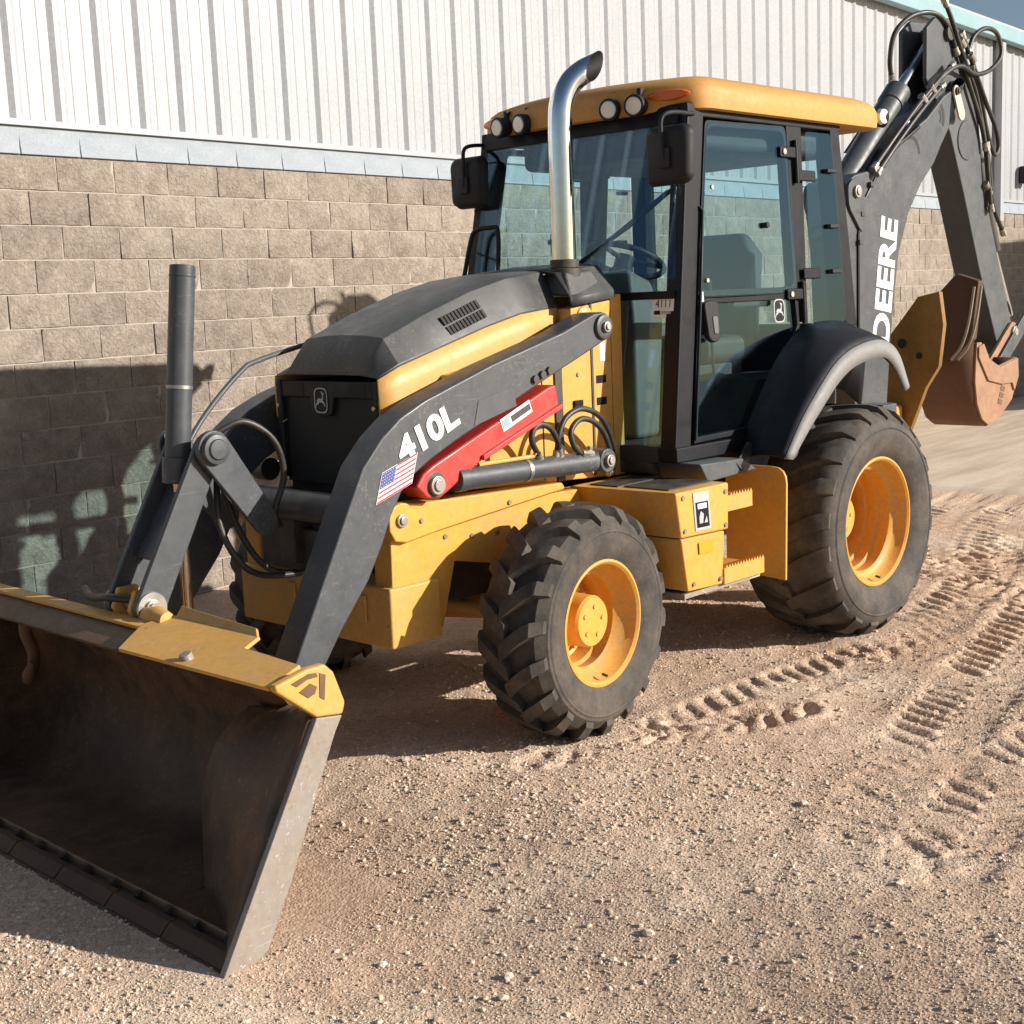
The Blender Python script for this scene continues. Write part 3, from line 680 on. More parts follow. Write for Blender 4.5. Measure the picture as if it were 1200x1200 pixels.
P('panel_knob', MB().lathe([(.40,.055),(.422,.053),(.430,.04),(.432,.001)], 24, (1.565,0,1.70)), M['yellow'])

# ---- grille
P('grille', MB().box(2.694, 2.712, -.318, .318, 1.06, 1.495), M['mesh_dark'], bevel=.004)
gf = MB().box(2.700,2.738,-.335,-.300,1.08,1.497).box(2.700,2.738,.300,.335,1.08,1.497).box(2.700,2.733,-.300,.300,1.425,1.495)
P('grille_frame', gf, M['plastic'], bevel=.008)
for sy in (-1, 1):
    q = MB()
    for k in range(5): q.box(2.7325,2.7365, sy*.20-.055, sy*.20+.055, 1.435+k*.0115, 1.4395+k*.0115)
    P('grille_louvre', q, M['mesh_dark'], smooth=0)
    P('grille_latch', MB().cyl((2.737,sy*.315,1.39),(2.748,sy*.315,1.39),.009,12), M['pin'])
P('emblem_plate', MB().prism(rnd([(-.062,-.085),(.062,-.085),(.085,.02),(-.085,.02)], .03), 0, .024).map(lambda x, y, z: (2.708+y, x-.03, 1.435+z)), M['plastic'], bevel=.004)
emblem(None, (2.7345,-.03,1.415), (0,1,0), (0,0,1), .105)

# ---- loader arms
arm = [(3.455,.20),(3.45,.34),(3.385,.53),(3.08,1.09),(3.02,1.20),(2.92,1.30),(2.82,1.37),(2.69,1.425),(2.31,1.54),(1.87,1.65),(1.66,1.722)]+arc(1.612,1.660,.066,70,235,7)+[(1.73,1.548),(2.03,1.44),(2.32,1.33),(2.53,1.25),(2.65,1.20),(2.75,1.15),(2.82,1.10),(2.89,1.0),(2.94,.90),(3.02,.77),(3.16,.61),(3.25,.49),(3.36,.22),(3.42,.15)]
arms = both('loader_arm', MB().prism(arm, .425, .56), M['charcoal'], bevel=.010, seg=3)
for i, s in enumerate((1, -1)):
    a = arms[i]
    q = MB().lathe([(s*.56,.056),(s*.575,.054),(s*.578,.042)], 28, (1.612,0,1.660)); q.lathe([(s*.578,.042),(s*.580,.0005)], 28, (1.612,0,1.660))
    P('pivot_boss', q, M['charcoal'], a, bevel=.003); pin(a, (1.612,1.660), .024, s*.575, s*.594)
    pl = [(2.43,1.30),(2.40,1.40),(2.20,1.44),(2.18,1.36)]
    P('wear_patch', MB().prism(pl, s*.5605, s*.5625), M['charcoal_worn'], a, smooth=0)
    # bolts above the lock
    q = MB()
    for bx_, bz_ in ((2.065,1.462),(2.02,1.478),(1.975,1.492)): q.cyl((bx_,s*.56,bz_),(bx_,s*.575,bz_),.017,12)
    P('bolt', q, M['black_dusty'], a)
A0 = arms[0]
t4 = fit_text('410L', .345, .108, .0062); place(t4, (2.822,.5635,1.182), (-.920,0,.392), (.392,0,.920))
P('model_number', t4, M['white'], A0, smooth=0, recalc=False)
fq = MB(); FW, FH = .195, .124
fq.add([(0,0,0),(FW,0,0),(FW,FH,0),(0,FH,0)], [(0,1,2,3)], 0)
sh = FH/13
for k in range(7):
    u0 = .0 if k < 3 else .41*FW; z0 = k*2*sh; fq.add([(u0+.003,z0+.001,.0012),(FW-.003,z0+.001,.0012),(FW-.003,z0+sh,.0012),(u0+.003,z0+sh,.0012)], [(0,1,2,3)], 1)
fq.add([(.003,6*sh,.0016),(.41*FW,6*sh,.0016),(.41*FW,FH-.002,.0016),(.003,FH-.002,.0016)], [(0,1,2,3)], 2)
for r_ in range(5):
    for c_ in range(6):
        u = .010+c_*.0128; v = 6*sh+.008+r_*.0125; e = .0022; fq.add([(u-e,v,.002),(u,v-e,.002),(u+e,v,.002),(u,v+e,.002)], [(0,1,2,3)], 0)
place(fq, (2.968,.5632,1.052), (-.955,0,.305), (-.31,0,.95))
P('flag_decal', fq, [M['white'], M['flag_red'], M['navy']], A0, smooth=0, recalc=False)
P('loader_cross_tube', MB().cyl((2.985,-.43,1.02),(2.985,.43,1.02),.062,26), M['charcoal'])
P('loader_cross_tube', MB().cyl((3.30,-.43,.44),(3.30,.43,.44),.055,26), M['charcoal'])

# ---- red boom lock and lift cylinders
lock = [(2.775,1.095),(2.735,1.145),(2.68,1.172),(2.00,1.425),(1.955,1.432),(1.935,1.325),(2.35,1.192),(2.50,1.115),(2.60,1.062),(2.655,1.035),(2.72,1.045)]
lk = MB().prism(lock, .455, .582)
lo = P('boom_lock', lk, M['red'], bevel=.010)
pin(lo, (2.675,1.092), .038, .58, .600)
lb = MB(); place(lb.add([(0,0,0),(.19,0,0),(.19,.055,0),(0,.055,0)], [(0,1,2,3)], 0).add([(.004,.008,.001),(.052,.008,.001),(.052,.047,.001),(.004,.047,.001)], [(0,1,2,3)], 1).add([(.062,.014,.001),(.185,.014,.001),(.185,.041,.001),(.062,.041,.001)], [(0,1,2,3)], 2), (2.285,.584,1.262), (-.93,0,.36), (.36,0,.93))
P('lock_label', lb, [M['white'], M['gutter'], M['black_dusty']], lo, smooth=0, recalc=False)
P('lock_flange', MB().prism([(2.42,1.160),(1.935,1.330),(1.937,1.350),(2.42,1.182)], .583, .600), M['red'], lo, bevel=.003)
for s in (1, -1):
    q = MB().cyl((2.535,s*.55,1.095),(1.68,s*.55,1.072),.047,26); q.cyl((2.545,s*.55,1.095),(2.49,s*.55,1.094),.052,26)
    cy = P('lift_cylinder', q, M['charcoal'], bevel=.004)
    P('piston_rod', MB().cyl((2.66,s*.55,1.098),(2.54,s*.55,1.095),.024,18), M['chrome'], cy)
    P('rod_clevis', MB().cyl((2.672,s*.50,1.094),(2.672,s*.583,1.094),.052,22), M['charcoal'], cy, bevel=.004)
    P('cylinder_eye', MB().cyl((1.645,s*.505,1.072),(1.645,s*.60,1.072),.053,24), M['charcoal'], cy, bevel=.004)
    pin(cy, (1.645,1.072), .028, s*.598, s*.618)
    P('cylinder_clamp', MB().cyl((2.145,s*.55,1.084),(2.125,s*.55,1.084),.050,24), M['pin'], cy)
    P('oil_line', MB().tube([(2.42,s*.565,1.142),(2.1,s*.57,1.140),(2.09,s*.575,1.155)], .009, 8), M['yellow_worn'], cy)
# hoses beside the engine panel
hoses = [[(2.05,.56,1.12),(2.085,.575,1.16),(2.115,.58,1.205),(2.105,.58,1.25),(2.06,.58,1.272),(2.00,.58,1.25),(1.95,.575,1.19),(1.92,.56,1.12)],
         [(1.945,.555,1.11),(1.935,.56,1.16),(1.92,.56,1.22),(1.87,.56,1.285),(1.77,.56,1.312),(1.65,.55,1.275),(1.56,.53,1.20),(1.48,.50,1.08),(1.45,.46,1.02)],
         [(1.74,.57,1.105),(1.80,.575,1.12),(1.855,.58,1.165),(1.86,.575,1.225),(1.79,.57,1.268),(1.69,.565,1.245),(1.60,.55,1.17),(1.53,.52,1.06),(1.50,.48,1.00)]]
def crimp(h, r):
    for a, b in ((h[0], h[1]), (h[-1], h[-2])):
        a, b = Vector(a), Vector(b); d = (b-a).normalized(); P('hose_fitting', MB().cyl(a-d*.005, a+d*.038, r*1.30, 12).cyl(a-d*.02, a+d*.006, r*1.5, 6), M['pin'], bevel=.001)
for h in hoses: P('hydraulic_hose', MB().tube(spline(h, 6), .013, 10), M['hose']); crimp(h, .013)
P('hose_fitting', MB().cyl((1.80,.58,1.12),(1.72,.57,1.11),.016,8).cyl((1.735,.57,1.115),(1.735,.57,1.145),.014,8), M['pin'], bevel=.002)

# ---- bucket linkage and bucket cylinder at the centre of the loader
PB = (3.685,.735); PC = (3.385,1.290); PA = (3.17,.985)
def bar(p, q, w0, w1, n=8):                              # plate outline with rounded ends between two pins
    d = Vector((q[0]-p[0], q[1]-p[1])); a = math.degrees(math.atan2(d.y, d.x))
    return arc(p[0], p[1], w0, a+90, a+270, n)+arc(q[0], q[1], w1, a-90, a+90, n)
for s in (1, -1):
    l = P('bucket_link', MB().prism(bar(PB, PC, .062, .058), s*.085, s*.112), M['charcoal'], bevel=.006)
    l2 = P('guide_link', MB().prism(bar(PC, PA, .072, .055), s*.118, s*.145), M['charcoal'], bevel=.006)
    q = MB().lathe([(s*.145,.060),(s*.165,.056),(s*.168,.040),(s*.176,.036),(s*.178,.0005)], 28, (PC[0],0,PC[1])); P('pivot_boss', q, M['charcoal'], l2, bevel=.002)
    pin(l, PB, .034, s*.112, s*.135); P('bushing', MB().lathe([(s*.112,.034),(s*.112,.062),(s*.122,.060),(s*.122,.034)], 24, (PB[0],0,PB[1])), M['pin'], l)
P('link_cross_plate', MB().prism([(3.40,1.24),(3.45,1.16),(3.62,.90),(3.585,.88),(3.42,1.12),(3.37,1.20)], -.085, .085), M['charcoal'], bevel=.006)
bc = P('bucket_cylinder', MB().cyl((3.447,-.02,1.22),(3.355,-.02,1.975),.0485,28).cyl((3.3605,-.02,1.93),(3.359,-.02,1.942),.0505,28), M['charcoal'], bevel=.004)
P('cylinder_band', MB().cyl((3.4115,-.02,1.515),(3.4099,-.02,1.528),.0505,28), M['pin'], bc)
P('cylinder_gland', MB().cyl((3.452,-.02,1.16),(3.443,-.02,1.26),.058,24), M['charcoal'], bc, bevel=.004)
P('piston_rod', MB().cyl((3.450,-.02,1.19),(3.45,-.02,.50),.022,18), M['rod'], bc)
P('steel_line', MB().tube([(3.42,-.08,1.20),(3.43,-.085,.56)], .009, 8), M['black_dusty'], bc)
P('level_rod', MB().tube(spline([(3.30,-.22,1.22),(3.20,-.26,1.33),(3.06,-.29,1.45),(2.915,-.31,1.555),(2.85,-.32,1.58),(2.66,-.36,1.615),(2.2,-.44,1.69)], 4), .011, 10), M['charcoal_worn'])
for h in [[(3.36,.10,1.34),(3.24,.13,1.38),(3.12,.15,1.30),(3.08,.15,1.16),(3.12,.13,1.02),(3.08,.1,.95)],
          [(3.30,.02,1.20),(3.33,.06,.98),(3.25,.12,.80),(3.05,.16,.76),(2.92,.2,.80)],
          [(3.28,.0,1.18),(3.22,.02,.95),(3.12,.06,.78),(2.95,.10,.74)]]:
    P('hydraulic_hose', MB().tube(spline(h, 6), .013, 10), M['hose'])
P('hydraulic_hose', MB().tube(spline([(3.70,.03,.76),(3.74,-.10,.76),(3.70,-.30,.73),(3.66,-.42,.74)], 6), .016, 10), M['hose'])
P('valve_stack', MB().box(2.87, 2.96, -.20, .26, .74, .92).box(2.90, 3.0, -.02, .08, .78, .97), M['black_dusty'], bevel=.008)

# ---- loader bucket
BK = empty('loader_bucket', (0,0,0), 0, T)
LIPZ = -.128
back = [(4.16,LIPZ+.012),(3.95,LIPZ+.012),(3.72,-.10),(3.58,-.03),(3.52,.10),(3.505,.25),(3.530,.40),(3.615,.55),(3.765,.675)]
outb = [(4.16,LIPZ),(3.95,LIPZ),(3.71,-.118),(3.565,-.045),(3.500,.09),(3.485,.25),(3.512,.41),(3.600,.565),(3.750,.690)]
HB = 1.195
P('bucket_shell', MB().prism(back+outb[::-1], -HB, .66), M['bucket_inside'], BK, smooth=45)
P('bucket_floor', MB().slab([(4.16,.661,LIPZ+.013),(4.16,HB,LIPZ+.013),(4.10,HB,LIPZ+.013),(3.88,.661,LIPZ+.013)], .013), M['bucket_inside'], BK, smooth=0)
P('bucket_side', MB().prism([(4.19,LIPZ+.013),(3.80,.57),(3.765,.675)]+back[:-1][::-1], -HB-.018, -HB), M['bucket_inside'], BK, smooth=0)
bedge = [(3.60,.44),(3.66,.455),(3.735,.42),(3.80,.37),(3.845,.29),(3.87,.20),(3.88,.06),(3.885,-.10),(3.89,LIPZ+.013)]
ftop, fbot = (3.80,.575), (4.185,LIPZ+.01)
n = len(bedge); fe = [(ftop[0]+(fbot[0]-ftop[0])*i/(n-1), ftop[1]+(fbot[1]-ftop[1])*i/(n-1)) for i in range(n)]
rows = []
for k in range(7):
    t = k/6; rows.append([(a[0]*(1-t)+b[0]*t-.03*math.sin(PI*t), 1.20*(1-t)+.66*t, a[1]*(1-t)+b[1]*t) for a, b in zip(fe, bedge)])
P('bucket_side', MB().grid(rows), M['bucket_inside'], BK, smooth=60, solid=.014)
P('bucket_cheek', MB().prism(bedge+[(3.71,-.118),(3.565,-.045),(3.500,.09),(3.485,.25),(3.512,.41),(3.60,.55)], .655, .672), M['bucket_inside'], BK, smooth=0)
P('upper_shell', MB().prism([(3.615,.45),(3.60,.46),(3.745,.676),(3.76,.668)], .662, .86), M['bucket_inside'], BK, smooth=0)
P('side_cutter', MB().prism([(3.705,.545),(3.805,.560),(4.205,LIPZ-.006),(4.095,LIPZ-.006),(4.04,-.105),(3.935,.085),(3.81,.35),(3.735,.50)], 1.196, 1.222), M['steel'], BK, bevel=.004)
cp = P('corner_cap', MB().prism([(3.805,.562),(3.705,.547),(3.692,.585),(3.730,.690),(3.762,.722),(3.830,.722),(3.955,.695),(3.948,.675)], 1.190, 1.226), M['yellow_worn'], BK, bevel=.010)
P('corner_cap', MB().prism([(3.805,.562),(3.705,.547),(3.730,.690),(3.830,.722),(3.955,.695)], -HB-.03, -HB), M['yellow_worn'], BK, bevel=.010)
for pl in ([(3.895,.690),(3.83,.706),(3.80,.703),(3.795,.690),(3.835,.690),(3.875,.676)], [(3.868,.658),(3.825,.676),(3.80,.660),(3.81,.640),(3.835,.632)], [(3.788,.700),(3.765,.690),(3.775,.612),(3.792,.625)]):
    P('cap_emboss', MB().prism(pl, 1.2255, 1.2285), M['rust_dark'], BK, smooth=0)
P('bucket_top_bar', MB().prism([(3.752,.690),(3.80,.690),(3.900,.642),(3.890,.628),(3.765,.672)], -HB, .218), M['bucket_inside'], BK, bevel=.004)
P('top_lip', MB().prism([(3.735,.692),(3.800,.692),(3.803,.706),(3.738,.710)], -HB, .22), M['yellow_worn'], BK, bevel=.003)
P('top_plate', MB().slab([(3.795,.222,.714),(3.938,.30,.668),(3.950,1.186,.684),(3.765,1.10,.700),(3.760,.80,.708),(3.672,.76,.722),(3.672,.222,.726)], .014), M['yellow_worn'], BK, bevel=.003)
P('spill_plate', MB().slab([(3.676,.26,.724),(3.68,.76,.720),(3.655,.72,.742),(3.648,.58,.744),(3.650,.40,.752),(3.650,.26,.760)], .014), M['yellow_worn'], BK, bevel=.003)
P('rubber_plug', MB().cyl((3.895,.67,.672),(3.905,.67,.700),.022,16), M['steel'], BK, bevel=.003)
for s in (1, -1):
    P('bucket_bracket', MB().prism([(3.56,.63),(3.64,.80),(3.72,.80),(3.75,.73),(3.735,.70),(3.66,.65)], s*.045, s*.070), M['yellow_worn'], BK, bevel=.006)
P('link_pin', MB().cyl((PB[0],-.15,PB[1]),(PB[0],.15,PB[1]),.026,18), M['pin'], BK)
P('grease_lump', MB().lathe([(-.07,.001),(-.065,.035),(0,.045),(.065,.03),(.07,.001)], 10, (3.71,.19,.715)), M['yellow_worn'], BK)
# cutting edge with bolt-on plates, bolts and rail
P('cutting_edge', MB().prism([(4.15,LIPZ-.012),(4.208,LIPZ-.012),(4.160,LIPZ+.020),(4.085,LIPZ+.020),(4.085,LIPZ+.006)], -1.195, 1.195), M['rust_black'], BK, bevel=.003)
for k in range(7):
    y0 = -1.19+k*.34; P('edge_plate', MB().prism([(4.150,LIPZ+.024),(4.188,LIPZ+.006),(4.150,LIPZ+.042),(4.122,LIPZ+.042),(4.122,LIPZ+.021)], y0+.002, y0+.338), M['rust_black'], BK, bevel=.004)
    for yb in (y0+.08, y0+.26): P('edge_bolt', MB().cyl((4.103,yb,LIPZ+.02),(4.103,yb,LIPZ+.052),.016,6), M['black_dusty'], BK, smooth=0)
P('edge_rail', MB().box(4.074, 4.084, -1.19, 1.18, LIPZ+.010, LIPZ+.046), M['rust'], BK, bevel=.002)
hk = spline([(3.64,-.84,.62),(3.70,-.84,.60),(3.72,-.84,.52),(3.70,-.83,.43),(3.72,-.80,.37),(3.76,-.76,.34),(3.78,-.72,.37),(3.77,-.70,.42)], 6)
P('tow_hook', MB().tube(hk, [.026]*(len(hk)-6)+[.024,.022,.020,.017,.013,.008], 12), M['rust_dark'], BK)
both('bucket_hinge', MB().prism([(3.36,.12),(3.33,.26),(3.42,.34),(3.495,.42),(3.50,.02),(3.44,.05)], .40, .42), M['charcoal'], bevel=.004)
both('bucket_hinge', MB().prism([(3.36,.12),(3.33,.26),(3.42,.34),(3.495,.42),(3.50,.02),(3.44,.05)], .565, .585), M['charcoal'], bevel=.004)

# ---- step box (tank and tool box) with steps
sb = MB()
prof_t = [(1.725,.43),(1.69,1.0),(1.30,1.0),(1.30,.43)]
def loft(mb, loops, cap=True):
    n = len(loops[0]); v = [p for l in loops for p in l]; fs = [(i*n+j, i*n+(j+1)%n, (i+1)*n+(j+1)%n, (i+1)*n+j) for i in range(len(loops)-1) for j in range(n)]
    if cap: fs += [tuple(range(n-1,-1,-1)), tuple(range((len(loops)-1)*n, len(loops)*n))]
    return mb.add(v, fs)
up = loft(MB(), [[(1.69,.43,.756),(1.655,1.0,.756),(1.305,1.0,.746),(1.305,.43,.746)], [(x,y,.957) for x,y in prof_t]])
for s in (1, -1):
    u_ = up if s > 0 else up.mirror()
    bx_ = P('step_box', u_, M['yellow'], bevel=.010)
    lw = loft(MB(), [[(1.60,.50,.512),(1.598,.988,.512),(1.335,.985,.500),(1.335,.50,.500)], [(1.685,.45,.752),(1.651,.995,.752),(1.328,.994,.743),(1.328,.45,.743)]])
    P('step_box_base', lw if s > 0 else lw.mirror(), M['yellow'], bx_, bevel=.008)
    for x0, x1, y0, y1 in ((1.66,1.33,.50,.66),(1.645,1.33,.685,.93)):
        t_ = MB().box(x1, x0, y0, y1, .958, .963)
        P('tread_plate', t_ if s > 0 else t_.mirror(), M['black_dusty'], bx_, smooth=0)
    for (x0, x1, z0, z1) in ((1.11,1.303,.825,.895),(1.02,1.336,.500,.572)):
        q = MB().box(x0, x1, .97, .995, z0, z1)
        n_ = int((x1-x0)/.022)
        for k in range(n_): q.prism([(x0+k*.022+.002, z1),(x0+k*.022+.018, z1),(x0+k*.022+.010, z1+.014)], .97, .995)
        q.box(x0, x1, .74, .968, z0+.03, z0+.045)
        P('step', q if s > 0 else q.mirror(), M['yellow'], bx_, smooth=0)
    q = MB().prism(rnd([(.62,.45),(.955,.43),(.965,.97),(.62,.97)], [0,0,.08,0]), .735, .75).map(lambda x, y, z: (y+.10, x+.045, z))
    P('step_back_plate', q if s > 0 else q.mirror(), M['yellow'], bx_, bevel=.003)
    P('skid_plate', MB().box(1.02, 1.60, s*.50, s*.97, .478, .499), M['steel'], bx_, smooth=0)
    dq = MB(); dq.add([(0,0,0),(.115,0,0),(.115,.17,0),(0,.17,0)], [(0,1,2,3)], 0); dq.add([(.012,.012,.001),(.103,.012,.001),(.103,.125,.001),(.012,.125,.001)], [(0,1,2,3)], 1)
    dq.add([(.025,.095,.002),(.09,.095,.002),(.09,.118,.002),(.025,.118,.002)], [(0,1,2,3)], 2)
    dq.add([(.03,.03,.002),(.055,.03,.002),(.065,.07,.002),(.045,.085,.002),(.032,.06,.002)], [(0,1,2,3,4)], 0); dq.add([(.065,.03,.002),(.09,.03,.002),(.085,.06,.002)], [(0,1,2)], 0)
    if s > 0:
        place(dq, (1.555,1.0035,.775), (-1,0,-.02), (.10,0,1)); P('warning_decal', dq, [M['grey_mark'], M['black'], M['white']], bx_, smooth=0, recalc=False)
        yq = place(MB().add([(0,0,0),(.105,0,0),(.105,.052,0),(0,.052,0)], [(0,1,2,3)]), (1.525,.9995,.668), (-1,0,-.02), (.10,.01,1)); P('yellow_sticker', yq, simple('plain_yellow_sticker', (.50,.30,.01), .5), bx_, smooth=0, recalc=False)

# ---- cab
SL = -.053
def lean(x, y, z): return (x, y+(SL*(z-1.1) if y > 0 else -SL*(z-1.1)), z)
CAB = empty('cab', (0,0,0), 0, T)
YL = .742
def post(name, poly, y0, y1, mt='black', bevel=.008):
    for s in (1, -1): P(name, (MB().prism(poly, y0, y1) if s > 0 else MB().prism(poly, y0, y1).mirror()).map(lean), M[mt], CAB, bevel=bevel)
post('front_post', [(1.345,1.08),(1.225,1.08),(.965,2.60),(1.090,2.60)], .655, YL)
post('hinge_post', [(.26,1.62),(.165,1.62),(.135,2.60),(.275,2.60)], .67, YL-.003)
post('rear_post', [(-.205,1.58),(-.315,1.58),(-.225,2.60),(-.135,2.60)], .64, YL)
post('roof_rail', [(1.09,2.585),(-.24,2.585),(-.24,2.645),(1.09,2.645)], .62, YL)
post('side_sill', [(1.345,1.03),(.70,1.03),(.66,1.10),(1.345,1.10)], .64, YL+.008, 'black')
P('cab_floor', MB().box(-.30, 1.34, -.66, .66, 1.02, 1.10), M['interior'], CAB, bevel=.01)
P('cab_base', MB().prism([(1.34,.97),(1.34,1.03),(.70,1.03),(.45,1.35),(-.30,1.35),(-.30,.97)], -.60, .60), M['black_dusty'], CAB, bevel=.01)
P('front_header', MB().prism([(1.115,2.555),(1.095,2.64),(1.0,2.64),(1.02,2.555)], -.62, .62), M['black'], CAB, bevel=.006)
P('rear_header', MB().box(-.24, -.15, -.62, .62, 2.55, 2.64), M['black'], CAB, bevel=.006)
P('headliner', MB().box(-.20, .90, -.56, .60, 2.45, 2.60), M['interior'], CAB, bevel=.04, seg=3)
# door with upper and lower panes
DO = [(1.205,1.105),(.962,2.575),(.285,2.585),(.250,1.60),(.300,1.52),(.70,1.115)]
DI = [(1.165,1.145),(.955,2.545) if False else (1.048,1.81),(1.048,1.81),(.29,1.80),(.33,1.52),(.72,1.15)]
upo = [(1.105,1.765),(.962,2.575),(.290,2.585),(.262,1.765)]; upi = inset(upo, [.022,.03,.022,.035])
for s in (1, -1):
    dr = empty('door' if s > 0 else 'side_window_frame', (0,0,0), 0, CAB)
    lowo = [(1.200,1.105),(1.105,1.764),(.262,1.764),(.250,1.60),(.300,1.52),(.70,1.115)]; lowi = inset(lowo, .026)
    def Q(name, mb, mt, **k): return P(name, (mb if s > 0 else mb.mirror()).map(lean), M[mt], CAB, **k)
    Q('door_frame', MB().ring(rnd(upo,.03), rnd(upi,.05), .70, YL+.002), 'black', bevel=.004)
    Q('door_frame', MB().ring(lowo, lowi, .70, YL+.002), 'black', bevel=.004)
    Q('window_pane', MB().prism(rnd(inset(upo,.008),.05), YL+.003, YL+.009), 'glass')
    Q('window_pane', MB().prism(inset(lowo,.012), .722, .728), 'glass')
    bpy.data.objects.remove(dr)
    rwo = [(.155,1.60),(.125,2.575),(-.140,2.575),(-.205,1.60)]; rwi = inset(rwo, .02)
    Q('window_pane', MB().prism(rnd(inset(rwo,.006),.03), YL+.001, YL+.007), 'glass')
    for z0 in (1.735, 2.43):
        Q('hinge', MB().box(.235, .375, YL+.008, YL+.022, z0, z0+.055), 'black', bevel=.008)
        Q('hinge', MB().box(.06, .215, YL+.008, YL+.022, z0-.11 if z0 > 2 else z0+.10, z0-.055 if z0 > 2 else z0+.155), 'black', bevel=.008)
        Q('hinge_barrel', MB().cyl((.225,YL+.012,z0-.12),(.225,YL+.012,z0+.09),.013,12), 'black')
        Q('hinge_bolt', MB().cyl((.345,YL+.02,z0+.028),(.345,YL+.029,z0+.028),.014,12), 'pin')
    for hx_, hz_ in ((.955,2.27),(1.035,1.845)): Q('glass_bolt', MB().cyl((hx_,YL+.008,hz_),(hx_,YL+.017,hz_),.010,12), 'pin')
    Q('glass_stop', MB().cyl((.53,YL-.02,2.10),(.53,YL+.03,2.10),.014,10), 'plastic')
    for z0 in (2.38, 2.10, 1.87): Q('window_latch', MB().box(-.135, -.045, YL+.006, YL+.03, z0-.011, z0+.011), 'plastic', bevel=.006)
# door handle, emblem, stickers (left door)
hq = MB().prism(rnd([(1.10,1.750),(1.075,1.575),(1.03,1.555),(.985,1.575),(.985,1.750)], .03), YL+.002, YL+.034).map(lean)
P('door_handle', hq, M['plastic'], CAB, bevel=.008)
P('handle_recess', MB().prism(rnd([(1.045,1.68),(1.035,1.600),(1.005,1.600),(1.005,1.68)], .012), YL+.0345, YL+.038).map(lean), M['interior_light'], CAB)
e_ = lean(.44, YL+.003, 1.685); emblem(CAB, (e_[0], e_[1]+.002, e_[2]), (-1,0,0), (0,SL,1), .115, 'door_emblem')
e_ = lean(1.085, YL+.005, 1.768); P('door_sticker', place(MB().add([(0,0,0),(.038,0,0),(.038,.05,0),(0,.05,0)], [(0,1,2,3)]), (1.098,e_[1],1.745), (-1,0,0), (0,SL,1)), M['white'], CAB, smooth=0, recalc=False)
# windshield, upper and lower, right side slimmer
def wx(z): return 1.332-.155*(z-1.10)
ZB = 1.80
ws = [(wx(ZB),.672,ZB),(wx(2.575),.615,2.575),(wx(2.575),-.600,2.575),(wx(ZB),-.655,ZB)]
P('windshield', MB().slab(ws, .007), M['glass'], CAB, smooth=0)
for s in (1, -1):
    l_ = [(wx(1.10),s*.690,1.10),(wx(ZB-.03),s*.672,ZB-.03),(wx(ZB-.03),s*.40,ZB-.03),(wx(1.10),s*.40,1.10)]
    P('lower_windshield', MB().slab(l_ if s > 0 else l_[::-1], .007), M['glass'], CAB, smooth=0)
P('windshield_bar', MB().box(1.205, 1.24, -.66, .675, ZB-.032, ZB+.005), M['black'], CAB, bevel=.006)
P('rear_window', MB().slab([(-.27,-.60,1.60),(-.20,-.56,2.56),(-.20,.56,2.56),(-.27,.60,1.60)], .007), M['glass'], CAB, smooth=0)
P('wiper', MB().tube([(1.205,.08,1.955),(1.150,.36,2.115),(1.135,.62,2.275)], .010, 8).tube([(1.212,.03,1.93),(1.145,.30,2.10),(1.118,.56,2.26)], .006, 6), M['plastic'], CAB)
tq = MB().add([(0,0,0),(.125,0,0),(.125,.09,0),(0,.09,0)], [(0,1,2,3)], 0)
t41 = fit_text('4111', .085, .036, .0); t41.map(lambda x, y, z: (x+.02, y+.046, .001)); tq.add(t41.v, t41.f, 1)
tq.add([(.015,.014,.001),(.05,.014,.001),(.05,.032,.001),(.015,.032,.001)], [(0,1,2,3)], 1); tq.add([(.055,.016,.001),(.11,.016,.001),(.11,.030,.001),(.055,.030,.001)], [(0,1,2,3)], 2)
P('unit_sticker', place(tq, (1.243,.545,1.685), (0,1,0), (-.15,0,1)), [M['white'], M['black'], M['grey_mark']], CAB, smooth=0, recalc=False)
# roof
def plan(d, xf, xr, hw):
    pts = []
    for y in np.linspace(-1, 1, 13): pts.append((xf-.11*abs(y)**2.2-d, y*(hw-d-.06)))
    out = [(xr+d, -(hw-d-.05)), (xr+d+.05, -(hw-d)), (xf-.20-d, -(hw-d)), (xf-.145-d, -(hw-d-.02))]+pts+[(xf-.145-d, hw-d-.02), (xf-.20-d, hw-d), (xr+d+.05, hw-d), (xr+d, hw-d-.05)]
    return out
lay = [(2.628,.06),(2.612,.022),(2.620,.004),(2.66,.0),(2.70,.004),(2.73,.016),(2.755,.044),(2.778,.10),(2.796,.20),(2.806,.33),(2.810,.46)]
rf = MB(); loft(rf, [[(x, y, z+(.006*(1-((x-.3)/.9)**2)))for x, y in plan(d, 1.165, -.60, .705)] for z, d in lay])
M['roof_yellow'] = paint('sun_faded_roof_yellow', (.55,.275,.060), .60, amount=.25)
P('cab_roof', rf, M['roof_yellow'], CAB, smooth=50)
for y0 in (-.445,-.295,.265,.415):
    q = MB(); c = Vector((1.13,y0,2.655)); d_ = Vector((1,-.12 if y0 < 0 else .22,-.08)).normalized()
    q.tube([c-d_*.03, c+d_*.0, c+d_*.05, c+d_*.058], [.030,.047,.052,.050], 20)
    l_ = P('work_light', q, M['plastic'], CAB, bevel=.002)
    P('work_light_lens', MB().tube([c+d_*.056, c+d_*.062], [.042,.036], 20), M['lamp'], CAB)
    P('light_bracket', MB().box(1.09, 1.13, y0-.012, y0+.012, 2.66, 2.735), M['plastic'], CAB, bevel=.003)
